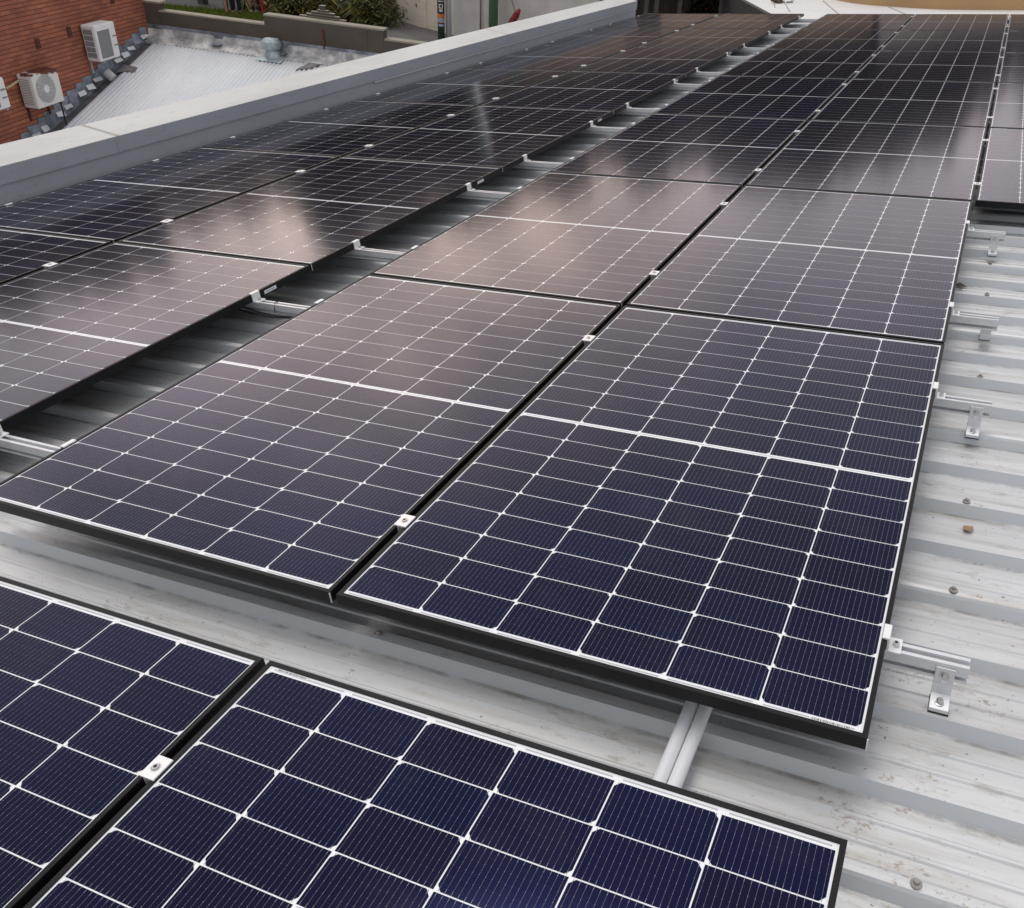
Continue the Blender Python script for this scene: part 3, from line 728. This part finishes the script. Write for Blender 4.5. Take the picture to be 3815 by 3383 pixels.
for x0, x1, y0, y1 in ((3.52, 3.86, -.62, -.02), ):
    pts = [(3.45, -.62), (3.70, -.50), (3.92, -.25), (3.90, -.06), (3.62, -.06), (3.60, -.3)]
    b.face([(x, y, rz(y) + .024) for x, y in pts]); b.face([(x, y, rz(y) + .010) for x, y in reversed(pts)])
b.build('roof_patch', M_PATCH, lt)
b = MB(); pts = [(.10, -1.25), (.42, -1.30), (.46, -1.48), (.26, -1.50), (.10, -1.62)]
b.face([(x, y, rz(y) + .024) for x, y in pts]); b.build('dark_sealant', M_PATCH, lt)
b = MB(); b.box(.2, 8.2, -8.2, -.1, -6.4, -5.4); b.build('wall', M_CONC, lt)
vt = MB(); vt.tube([(.10, -1.86, -3.22), (.22, -1.86, -3.32)], .085, 16); o = vt.build('vent_cowl', M_CAP, M=WALL, smooth=False); tag(o, 'round pale vent cowl below the clean air conditioner', 'vent')

# turbine ventilator
Mx = WALL @ Matrix.Translation((2.80, -.18, rz(-.18)))
t = thing('roof_ventilator', Mx, 'round grey turbine ventilator on the corrugated roof by the concrete wall', 'ventilator')
b = MB(); R1 = Matrix.Rotation(math.atan(SL), 4, 'X')
b.box(-.27, .27, -.26, .16, .016, .026, 0, R1); b.build('base_flashing', M_GALV, t)
b = MB(); b.lathe([(.17, -.02), (.165, .05), (.14, .10), (.135, .14)], (0, 0, 0), 20); b.build('neck', M_GALV, t, smooth=True)
b = MB()
nf = 22
for k in range(nf):
    a0 = 2 * PI * k / nf; pr = [(.135, .13), (.195, .18), (.215, .235), (.20, .30), (.145, .355), (.03, .375)]
    for (r0, z0), (r1, z1) in zip(pr, pr[1:]):
        def P_(r, a, z): return (r * math.cos(a), r * math.sin(a), z)
        a1 = a0 + 2 * PI / nf * 1.05
        b.face([P_(r0 * 1.03, a0 + z0 * 1.2, z0), P_(r0 * .95, a1 + z0 * 1.2, z0), P_(r1 * .95, a1 + z1 * 1.2, z1), P_(r1 * 1.03, a0 + z1 * 1.2, z1)])
b.lathe([(.12, .13), (.18, .18), (.198, .235), (.185, .30), (.13, .348), (.02, .37)], (0, 0, 0), 20)
b.build('turbine_head', M_GALV, t)

# concrete wall behind the corrugated roof
ct = thing('concrete_wall', WALL, 'weathered concrete wall with a stepped top behind the corrugated roof', 'wall')
b = MB(); b.box(.02, 2.60, .0, .22, -6.5, -2.345); b.box(2.60, 5.15, -.004, .22, -6.5, -2.16); b.box(5.15, 9.5, .002, .22, -6.5, -2.34)
b.box(4.72, 4.80, -.012, -.004, -2.6, -2.16)
b.build('wall_body', M_CONC, ct)
b = MB(); b.box(.30, 2.598, -.012, .235, -2.345, -2.316); b.box(2.602, 5.17, -.016, .235, -2.16, -2.125); b.box(5.17, 9.5, -.010, .235, -2.34, -2.305); b.build('coping', M_CONCTOP, ct)
b = MB()
lo_ = -2.5
for h, (x0, x1) in zip((-2.155, -2.10, -2.05, -2.00, -1.955, -1.87), ((3.13, 4.40), (3.27, 4.25), (3.42, 4.11), (3.53, 4.01), (3.67, 3.88), (3.72, 3.82))):
    b.box(x0, x1, .26, .33, lo_, h - .012); b.box(x0 - .008, x1 + .008, .255, .335, h - .012, h, 1); lo_ = h
b.build('stepped_pediment', [M_CONC, M_CONCTOP], ct)
b = MB(); b.box(.0, .30, -.02, .24, -6, -2.19); b.box(-.04, .36, -.03, .25, -2.19, -2.155, 1); b.build('end_pier', [M_CONC, M_CONCTOP], ct)
b = MB(); b.tube([(3.86, -.012, -2.28), (3.86, -.02, -2.40), (3.86, -.02, -2.66)], [.022, .030, .018], 10)
o = b.build('rusty_spout', M_RUST, M=WALL); tag(o, 'dark rusty pipe stub on the concrete wall', 'pipe')

# ------------------------------------------------------------------ street level beyond
ZS = -5.0
b = MB(); b.box(-400, 400, -400, 400, -6.7, -6.6); o = b.build('ground', M_ASPH); tag(o, kind='structure')
b = MB(); b.face([(-80, 20, ZS), (60, 14, ZS), (60, 140, ZS), (-80, 140, ZS)]); b.box(-80, 60, 139.8, 140, -6.6, ZS - .01); o = b.build('street', M_ASPH); tag(o, kind='structure')
b = MB(); b.box(-60, -22.4, 25.2, 60, ZS, ZS + .10, 0, Matrix.Translation((0, 0, 0))); o = b.build('pavement', M_DARKF); tag(o, kind='structure')
# grass strip
b = MB(); A, B_ = Vector((-27.2, 24.9, ZS)), Vector((-23.6, 26.9, ZS)); dr = (B_ - A).normalized(); pn = Vector((-dr.y, dr.x, 0))
b2 = MB(); rnd = random.Random(4)
for i in range(5200):
    q = A + dr * rnd.uniform(0, (B_ - A).length) + pn * rnd.uniform(-.9, .75); h = rnd.uniform(.05, .16) + .10
    a = rnd.uniform(0, PI); e = Vector((math.cos(a), math.sin(a), 0)) * .02; ln = Vector((rnd.uniform(-.06, .06), rnd.uniform(-.06, .06), h))
    b2.face([q - e, q + e, q + e * .2 + ln, q - e * .2 + ln])
o = b2.build('grass', M_GRASS); tag(o, 'strip of bright green grass behind the concrete wall', 'grass', kind='stuff')
# beige wall across the street
Wa, Wb = Vector((-23.2, 31.75, 0)), Vector((-3.2, 26.7, 0)); wd = (Wb - Wa).normalized(); wn = Vector((wd.y, -wd.x, 0))
WM = Matrix(((wd.x, -wn.x, 0, Wa.x), (wd.y, -wn.y, 0, Wa.y), (0, 0, 1, 0), (0, 0, 0, 1)))   # x along, y away from us
t = thing('beige_building', WM, 'pale beige rendered wall across the street behind the green poles', 'building')
b = MB(); b.box(0, 5.6, 0, 4, -6, -.6); b.build('wall', M_BEIGE, t)
b = MB(); b.box(5.6, 21, -.04, 4, -6, -.6); b.build('grey_wall', M_GREY, t)
for x in (3.55,): b = MB(); b.box(x, x + .55, -.03, 0, -5.0, -.6); b.build('pilaster', M_BEIGE, t)
b = MB(); b.box(-.1, 21.1, -.1, 4.1, -.6, -.35); b.build('coping', M_GREY, t)
def ray_pt(px, py, dist):                                       # point seen at a photo pixel, at a given depth
    x, y = (px - CX) / F, (py - CY) / F
    return Vector(CAM_LOC) + dist * Vector([CAM_AX[r][0] * x + CAM_AX[r][1] * y + CAM_AX[r][2] for r in range(3)])
def wall_pt(px, py, off):                                       # on a plane parallel to the beige wall, off metres in front
    d = ray_pt(px, py, 1) - Vector(CAM_LOC); o_ = Wa + wn * off
    return Vector(CAM_LOC) + d * ((o_ - Vector(CAM_LOC)).dot(wn) / d.dot(wn))
# sticker pole
p = wall_pt(1643, 60, 1.0)
t = thing('street_pole', Matrix.Translation((p.x, p.y, ZS)), 'dark green street pole covered with a black poster and stickers', 'pole')
b = MB(); b.tube([(0, 0, 0), (0, 0, 9.5)], [.125, .105], 18); b.build('pole', M_GREEN, t, smooth=True)
fa = math.atan2(CAM_LOC[1] - p.y, CAM_LOC[0] - p.x)
def wrap(z0, z1, r, span, mt_, name, par):
    b = MB()
    for i in range(10):
        a0, a1 = fa - span / 2 + span * i / 10, fa - span / 2 + span * (i + 1) / 10
        b.face([(r * math.cos(a0), r * math.sin(a0), z0), (r * math.cos(a1), r * math.sin(a1), z0), (r * math.cos(a1), r * math.sin(a1), z1), (r * math.cos(a0), r * math.sin(a0), z1)])
    return b.build(name, mt_, par)
zz = lambda py: wall_pt(1643, py, 1.0).z - ZS
po = wrap(zz(52), zz(-25), .133, 2.9, M_POST, 'poster', t)
wrap(zz(42), zz(33), .1365, .9, M_WHITE, 'emblem_foot', po); wrap(zz(30), zz(13), .1365, 1.15, M_WHITE, 'emblem', po); wrap(zz(26), zz(17), .138, .6, M_POST, 'emblem_eye', po)
wrap(zz(5), zz(1), .1365, 1.6, M_WHITE, 'headline', po)
wrap(zz(64), zz(50), .1345, 2.7, M_ORANGE, 'orange_band', t); st = wrap(zz(82), zz(65), .134, 2.0, M_GALV, 'sticker', t)
wrap(zz(87), zz(82), .135, 1.4, M_RED, 'sticker', t); wrap(zz(96), zz(88), .135, 1.5, M_BLUE, 'sticker', t)
p = wall_pt(1671, 60, .75)
b = MB(); b.tube([(p.x, p.y, ZS), (p.x, p.y, 4.2)], .105, 18); o = b.build('white_pipe', M_PIPE, smooth=True); tag(o, 'thick pale grey upright pipe beside the stickered pole', 'pipe')
p = wall_pt(1838, 60, .5)
t = thing('green_column', Matrix.Translation((p.x, p.y, ZS)), 'thick plain dark green column in front of the beige wall', 'pole')
b = MB(); b.tube([(0, 0, 0), (0, 0, 6.4)], .165, 24); b.build('shaft', M_GREEN2, t, smooth=True)
b = MB(); b.lathe([(.24, 0), (.24, .05), (.17, .08)], (0, 0, 0), 20); b.build('base_plate', M_GREEN, t)
p = wall_pt(1790, 60, .12)
b = MB(); b.tube([(p.x, p.y, ZS), (p.x, p.y, -.7)], .028, 10); o = b.build('wall_pipe', M_DKPIPE, smooth=True); tag(o, 'thin brown pipe running up the beige wall', 'pipe')
# red cloth hanging from a cord
p0, p1 = wall_pt(1902, -20, .6), wall_pt(1918, 42, .6)
t = thing('hanging_cloth', Matrix.Translation(p1), 'dark red cloth hanging from a grey cord before the beige wall', 'cloth')
b = MB(); b.tube([p0 - p1, Vector((0, 0, 0))], .03, 8); b.build('cord', M_DKPIPE, t)
cl = [wall_pt(*q, .6) - p1 for q in ((1936, 36), (1928, 48), (1922, 58), (1914, 70), (1905, 85))]
b = MB(); b.tube(cl, [.05, .10, .12, .11, .12], 10); b.build('cloth', M_REDC, t, smooth=True)
# dark shop front and awning posts behind the grass
Q = Vector((-34, 33, 0))
SM = Matrix.Translation((-33.5, 32.5, 0)) @ Matrix.Rotation(math.radians(29), 4, 'Z')
t = thing('dark_shopfront', SM, 'dark shaded building front behind the people and grass', 'building')
b = MB(); b.box(-9, 12, 0, 5, -6, 1.2); b.build('wall', M_DKFASC, t)
b = MB(); b.box(-9, 12, -3.6, 0, -1.6, -1.4); b.build('awning', M_DKFASC, t)
for i, (px, lab) in enumerate(((761, 'dark square awning post left of the people in black'), (908, 'dark square awning post between the two people'))):
    q = ray_pt(px, 40, 33); b = MB(); b.box(-.13, .13, -.13, .13, 0, 3.5); o = b.build('awning_post', M_DKFASC, M=Matrix.Translation((q.x, q.y, ZS))); tag(o, lab, 'post', 'posts in front of the shop')
# people (skinned bodies)
def body(name, parent, joints, edges, radii, mt_):
    me = bpy.data.meshes.new(name); me.from_pydata(joints, edges, []); me.materials.append(mt_)
    o = bpy.data.objects.new(name, me); COL.objects.link(o); o.parent = parent
    sk = o.modifiers.new('skin', 'SKIN'); sk.use_smooth_shade = True
    for v, r in zip(me.skin_vertices[0].data, radii): v.radius = (r, r)
    me.skin_vertices[0].data[0].use_root = True
    ss = o.modifiers.new('sub', 'SUBSURF'); ss.levels = 1; ss.render_levels = 2
    return o
J = [(0, 0, .95), (.09, 0, .92), (.10, .02, .50), (.10, .04, .08), (.10, -.12, .04), (-.09, 0, .92), (-.10, -.06, .50), (-.10, -.02, .08), (-.10, -.17, .04),
     (0, 0, 1.2), (0, .01, 1.42), (0, 0, 1.54), (0, -.02, 1.66), (.18, 0, 1.40), (.24, -.02, 1.12), (.23, -.14, .90), (-.18, 0, 1.40), (-.24, -.02, 1.12), (-.22, -.16, .92)]
E_ = [(0, 1), (1, 2), (2, 3), (3, 4), (0, 5), (5, 6), (6, 7), (7, 8), (0, 9), (9, 10), (10, 11), (11, 12), (10, 13), (13, 14), (14, 15), (10, 16), (16, 17), (17, 18)]
RR = [.15, .09, .06, .042, .035, .09, .06, .042, .035, .13, .13, .055, .10, .06, .042, .03, .06, .042, .03]
def person(px, py, rot, lab, long_trousers):
    x, y = (px - CX) / F, (py - CY) / F
    d = ray_pt(px, py, 1) - Vector(CAM_LOC); q = Vector(CAM_LOC) + d * ((ZS + .1 - CAM_LOC[2]) / d.z)
    t = thing('person', Matrix.Translation(q) @ Matrix.Rotation(rot, 4, 'Z'), lab, 'person')
    body('body', t, J, E_, RR, M_SKIN)
    torso = [(0, 0, .92), (0, 0, 1.15), (0, .01, 1.40), (.19, 0, 1.40), (.235, -.01, 1.2), (-.19, 0, 1.40), (-.235, -.01, 1.2)]
    body('shirt', t, torso, [(0, 1), (1, 2), (2, 3), (3, 4), (2, 5), (5, 6)], [.165, .148, .142, .072, .062, .072, .062], M_PINK if long_trousers else M_BLACKC)
    lo = .14 if long_trousers else .62
    f = lambda s_: (s_ * .10, .02 if lo < .3 else 0, lo)
    body('trousers', t, [(0, 0, .97), (.09, 0, .90), (.10, -.01, .55 if long_trousers else .75), f(1), (-.09, 0, .90), (-.10, -.03, .55 if long_trousers else .75), f(-1)],
         [(0, 1), (1, 2), (2, 3), (0, 4), (4, 5), (5, 6)], [.165, .11, .085, .075, .11, .085, .075], M_BLACKC)
    hb = MB(); hb.lathe([(.105, 0), (.12, .06), (.10, .12), (.04, .15)], (0, .015, 1.64), 14); hb.build('hair', M_HAIR, t, smooth=True)
    for s_, yy in ((.10, -.04), (-.10, -.09)):
        sb = MB(); sb.box(s_ - .05, s_ + .05, yy - .14, yy + .13, .0, .09); sb.build('shoe', M_BLACKC if long_trousers else M_SHOE, t, bevel=.025)
    return t
person(858, 55, .5, 'person in black trousers and pink top standing behind the concrete wall', True)
person(884, 55, -2.4, 'person in dark clothes at the right of the one in black and pink', True)
person(946, 47, .9, 'person with bare legs and white shoes by the red post', False)
# red post
d = ray_pt(985, 64, 1) - Vector(CAM_LOC); q = Vector(CAM_LOC) + d * ((ZS + .02 - CAM_LOC[2]) / d.z)
t = thing('fire_hydrant', Matrix.Translation(q) @ Matrix.Diagonal((.95, .95, 1.35, 1)), 'small red street hydrant beside the white shoes', 'hydrant')
b = MB(); b.lathe([(.12, 0), (.12, .04), (.09, .05), (.09, .34), (.11, .35), (.11, .38)], (0, 0, 0), 16); b.build('barrel', M_RED, t, smooth=False)
b = MB(); b.lathe([(.10, .38), (.09, .44), (.05, .49), (.02, .51)], (0, 0, 0), 16); b.build('bonnet', M_REDC, t, smooth=True)
b = MB(); b.tube([(-.14, 0, .27), (.14, 0, .27)], .04, 10); b.build('outlet', M_RED, t)

# palms
def palm(q, h, nfr, fl, mleaf, lab, sd_):
    rnd = random.Random(sd_)
    t = thing('palm_tree', Matrix.Translation(q), lab, 'palm', 'palms behind the concrete wall')
    b = MB(); b.tube([(0, 0, 0), (.05, 0, h * .5), (0, .05, h)], [.14, .11, .10], 10); b.build('trunk', M_BARK, t)
    b = MB()
    for k in range(nfr):
        a = 2 * PI * k / nfr + rnd.uniform(-.2, .2); el = rnd.uniform(.1, 1.25); L_ = fl * rnd.uniform(.75, 1.1)
        pts = []
        for i in range(9):
            s_ = i / 8; r = L_ * s_ * math.cos(el) * (1 - .1 * s_); z = h + L_ * (s_ * math.sin(el) - .75 * s_ * s_)
            pts.append(Vector((r * math.cos(a), r * math.sin(a), z)))
        for i in range(1, 8):
            for sub in range(4):
                c = pts[i].lerp(pts[i + 1], sub / 4); dr_ = (pts[i + 1] - pts[i]).normalized(); sd2 = Vector((-math.sin(a), math.cos(a), 0))
                for s_ in (-1, 1):
                    tip = c + sd2 * s_ * fl * .26 * rnd.uniform(.7, 1.1) + dr_ * .18 + Vector((0, 0, -rnd.uniform(.05, .22)))
                    wv = dr_ * .034
                    b.face([c - wv, c + wv, tip], 0 if rnd.random() < .82 else 1)
    b.build('fronds', [mleaf, M_PALMY if mleaf is M_PALM else M_PALM], t)
def gp(px, py, z):
    d = ray_pt(px, py, 1) - Vector(CAM_LOC); return Vector(CAM_LOC) + d * ((z - CAM_LOC[2]) / d.z)
for i, (px, py, h, nf_, fl, lab) in enumerate(((1055, 50, .9, 46, 1.7, 'bushy green palm right of the red hydrant'), (1165, 55, 1.2, 50, 1.7, 'yellowing palm behind the stepped pediment'),
                                     (1295, 75, 1.0, 50, 1.6, 'dark green palm right of the stepped pediment'), (1385, 70, .9, 44, 1.35, 'palm nearest the beige wall, with brown tips'),
                                     (1230, 20, 2.0, 50, 1.9, 'tallest palm, its fronds leaving the top of the photo'))):
    q = gp(px, py, ZS); palm(Vector((q.x, q.y, ZS)), h, nf_, fl, M_PALMY if i == 1 else M_PALM, lab, i)
for i, (px, py, lab) in enumerate(((1020, 62, 'dark shrub at the foot of the palms, next to the red hydrant'), (1110, 72, 'dark shrub left of the stepped pediment'), (1210, 80, 'dark shrub behind the stepped pediment'),
                                  (1330, 90, 'dark shrub right of the stepped pediment'), (1420, 95, 'dark shrub at the end of the raised concrete wall'))):
    q = gp(px, py, ZS); rnd = random.Random(40 + i); b = MB()
    for k in range(900):
        c = Vector((rnd.gauss(0, .42), rnd.gauss(0, .35), .55 + rnd.gauss(0, .36))); e1 = Vector((rnd.uniform(-1, 1), rnd.uniform(-1, 1), rnd.uniform(-.6, 1))).normalized() * rnd.uniform(.07, .16)
        e2 = e1.cross(Vector((rnd.uniform(-1, 1), rnd.uniform(-1, 1), 1))).normalized() * .03
        b.face([c - e1, c + e2, c + e1, c - e2], 0 if rnd.random() < .9 else 1)
    tt = thing('shrub', Matrix.Translation((q.x, q.y, ZS)), lab, 'plant', 'shrubs under the palms'); b.build('foliage', [M_PALM, M_PALMY], tt)
    b = MB(); b.tube([(0, 0, 0), (.02, 0, .5)], .03, 6); b.build('stem', M_BARK, tt)

# dark timber enclosure, plants in it, white flat roof, tan wall (behind the far panel ends)
t = thing('timber_enclosure', UP, 'dark timber enclosure with posts behind the far left panels', 'fence')
b = MB()
for i in range(34): b.box(-8.2 + i * .152, -8.2 + i * .152 + .145, 21.2 + .004 * (i % 2), 21.24 + .004 * (i % 2), -5, -.6)
b.build('boards', M_TIMB, t)
for px in (2410, 2448, 2535, 2688, 2735):
    q = ray_pt(px, 30, 19.6); b = MB(); b.box(q.x - .05, q.x + .05, q.y - .05, q.y + .05, -5, -.6); b.build('post', M_TIMB2, t)
b = MB(); b.box(-8.3, -3.0, 19.0, 21.3, -.6, -.5); b.build('roof', M_TIMB, t)
rnd = random.Random(9)
for px, c_, lab in ((2615, M_LEAF, 'dark leafy plant behind the timber posts'), (2715, M_LEAF2, 'plant with orange leaves near the dark roof edge')):
    q = ray_pt(px, 38, 20.3); b = MB()
    for i in range(260):
        c = Vector((rnd.gauss(0, .22), rnd.gauss(0, .15), rnd.gauss(0, .28))); e1 = Vector((rnd.uniform(-1, 1), rnd.uniform(-1, 1), rnd.uniform(-1, 1))).normalized() * .07
        e2 = e1.cross(Vector((rnd.uniform(-1, 1), rnd.uniform(-1, 1), 1))).normalized() * .035
        b.face([c - e1, c + e2, c + e1, c - e2], 1 if (c_ is M_LEAF2 and rnd.random() < .3) or rnd.random() < .03 else 0)
    tt = thing('shrub', Matrix.Translation(q), lab, 'plant'); b.build('foliage', [c_, M_ORANGE], tt)
    b = MB(); b.tube([(0, 0, -.1), (0, 0, -1.6)], .02, 6); b.build('stem', M_BARK, tt)

t = thing('white_roof_building', ROOF, 'building with a plain white flat roof beyond the panels', 'building')
zf = -.30
out2 = [(-2.30, 14.35), (-2.30, 12.43), (4.6, 12.43), (4.6, 26.0), (-7.4, 26.0)]
b = MB(); b.face([(x, y, zf) for x, y in out2])
for (x0, y0), (x1, y1) in zip(out2, out2[1:] + out2[:1]): b.face([(x0, y0, zf), (x1, y1, zf), (x1, y1, zf - .02), (x0, y0, zf - .02)])
b.build('roof_membrane', M_WROOF, t)
e0, e1 = Vector((-2.30, 14.35, 0)), Vector((-7.4, 26.0, 0)); dv = (e1 - e0).normalized(); sv_ = Vector((-dv.y, dv.x, 0))
b = MB(); b.face([e0 + Vector((0, 0, zf + .03)), e1 + Vector((0, 0, zf + .03)), e1 + sv_ * .08 + Vector((0, 0, zf + .03)), e0 + sv_ * .08 + Vector((0, 0, zf + .03))])
b.face([e0 + sv_ * .08 + Vector((0, 0, zf + .03)), e1 + sv_ * .08 + Vector((0, 0, zf + .03)), e1 + sv_ * .08 + Vector((0, 0, -5)), e0 + sv_ * .08 + Vector((0, 0, -5))])
b.face([e0 + Vector((0, 0, zf + .03)), e1 + Vector((0, 0, zf + .03)), e1 + Vector((0, 0, zf - .02)), e0 + Vector((0, 0, zf - .02))])
b.build('dark_edge', M_DKFASC, t)
b = MB()
for pa, pb in (((-2.85, 16.4), (-3.3, 18.2)), ((-2.4, 15.6), (-2.9, 17.4)), ((-1.2, 14.2), (-2.2, 17.6)), ((.2, 13.4), (-1.0, 16.9))):
    b.tube([(pa[0], pa[1], zf + .003), (pb[0], pb[1], zf + .003)], .012, 6)
b.build('seam', mat('grey_seam', (.42, .42, .42), rough=.7), t)
q = Vector((-2.957, 17.25, zf))
b = MB()
for k in range(26):
    c = Vector((rnd.gauss(0, .10), rnd.gauss(0, .06), rnd.uniform(.01, .07))); b.box(c.x - .03, c.x + .03, c.y - .02, c.y + .02, c.z - .01, c.z + .01, 0, None)
o = b.build('leaf_litter', M_TWIG, M=ROOF @ Matrix.Translation(q)); tag(o, 'small dark clump of leaf litter on the white flat roof', 'debris')
tw = [(-3.2, 21.5), (-2.033, 17.885), (-1.62, 17.25), (-1.175, 16.803), (-.426, 16.30), (.05, 16.06), (.7, 15.98), (1.344, 15.955), (4.6, 15.9)]
b = MB()
for (x0, y0), (x1, y1) in zip(tw, tw[1:]):
    for lo_, hi_ in ((zf - .02, .42),):
        b.face([(x0, y0, lo_), (x1, y1, lo_), (x1, y1, hi_), (x0, y0, hi_)]); b.face([(x0 + .1, y0 + .25, lo_), (x1 + .1, y1 + .25, lo_), (x1 + .1, y1 + .25, hi_), (x0 + .1, y0 + .25, hi_)])
        b.face([(x0, y0, hi_), (x1, y1, hi_), (x1 + .1, y1 + .25, hi_), (x0 + .1, y0 + .25, hi_)])
o = b.build('tan_wall', M_TAN, M=ROOF); tag(o, 'curved tan rendered wall rising from the white flat roof', 'wall')

# taller buildings behind the tan wall
for x0, x1, h, mt_, lab in ((-19.0, -3.2, 1.75, mat('brown_render', (0.46, 0.34, 0.25), rough=.9, var=.15, vscale=.6), 'brown rendered building behind the tan wall, mirrored in the far panels'),
                            (-3.0, 11.0, 2.35, mat('grey_brown_render', (0.52, 0.45, 0.42), rough=.9, var=.12, vscale=.6), 'grey brown building behind the white flat roof, mirrored in the far right panels')):
    t = thing('rendered_building', Matrix.Translation((x0, 31, 0)), lab, 'building'); W_ = x1 - x0
    b = MB(); b.box(0, W_, 0, 6, -5, h); b.build('wall', mt_, t)
    b = MB(); b.box(-.1, W_ + .1, -.15, 6.1, h, h + .25); b.build('parapet_coping', M_DKFASC, t)
    for k in range(3):
        x = W_ * (k + .5) / 3; b = MB(); b.box(x - .7, x + .7, -.06, 0, -.4, .9); wn_ = b.build('window', M_DKFASC, t)
# trees beyond (their tops reflect in the far panels)
def crown_mesh(name, sd_, mt_, nn=2600):
    rnd = random.Random(sd_); b = MB(); lobes = [(Vector((rnd.uniform(-.55, .55), rnd.uniform(-.55, .55), rnd.uniform(-.35, .55))), rnd.uniform(.35, .6)) for _ in range(13)]
    for i in range(nn):
        c, r = rnd.choice(lobes); d_ = Vector((rnd.gauss(0, 1), rnd.gauss(0, 1), rnd.gauss(0, 1))).normalized(); p_ = c + d_ * r * rnd.uniform(.6, 1)
        e1 = Vector((rnd.uniform(-1, 1), rnd.uniform(-1, 1), rnd.uniform(-1, 1))).normalized() * rnd.uniform(.05, .09); e2 = e1.cross(d_).normalized() * rnd.uniform(.03, .06)
        b.face([p_ - e1, p_ + e2, p_ + e1, p_ - e2])
    for c, r in lobes:
        for j in range(6):
            for k in range(10):
                q_ = []
                for jj, kk in ((j, k), (j, k + 1), (j + 1, k + 1), (j + 1, k)):
                    a_, p_ = 2 * PI * kk / 10, PI * jj / 6; rr_ = r * (.80 + .06 * math.sin(3 * a_ + 2 * jj))
                    q_.append(c + Vector((math.sin(p_) * math.cos(a_), math.sin(p_) * math.sin(a_), math.cos(p_))) * rr_)
                b.face(q_)
    return b.mesh(name, mt_)
cm = [crown_mesh('crown', 1, M_LEAF), crown_mesh('crown', 2, M_LEAF2)]
tb = MB(); tb.tube([(0, 0, 0), (.1, 0, 2.5), (0, .1, 5.5)], [.32, .24, .14], 10)
for a in range(5): tb.tube([(0, 0, 3.6 + .3 * a), (1.5 * math.cos(a * 1.3), 1.5 * math.sin(a * 1.3), 6 + .3 * a)], [.12, .05], 6)
tm = tb.mesh('trunk', M_BARK)
trees = [(-64, 26, 17.0, 'leftmost'), (-56, 33, 18.0, 'tenth from the right'), (-51.5, 37.5, 17.2, 'ninth from the right'), (-45, 42, 15.4, 'the shortest'), (-38.5, 45, 18.4, 'eighth from the right'), (-33, 46, 17.6, 'seventh from the right'),
         (-25, 46, 16.4, 'sixth from the right'), (-17.5, 45, 16.0, 'fifth from the right'), (-10, 44, 15.6, 'fourth from the right'), (-2.5, 42, 14.6, 'third from the right'), (5, 40, 13.4, 'second from the right'), (12, 38, 13, 'rightmost')]
for i, (x, y, h, nm) in enumerate(trees):
    t = thing('tree', Matrix.Translation((x, y, ZS)), 'dark tree beyond the buildings, %s in the mirrored row' % nm, 'tree', 'trees beyond the street')
    for nm_, me, sc, z in (('trunk', tm, (1, 1, h / 12), 0), ('crown', cm[i % 2], (5.6, 4.6, h * .44), h * .56)):
        o = bpy.data.objects.new(nm_, me); COL.objects.link(o); o.parent = t; o.location = (0, 0, z); o.scale = sc; o.rotation_euler.z = i * 1.1
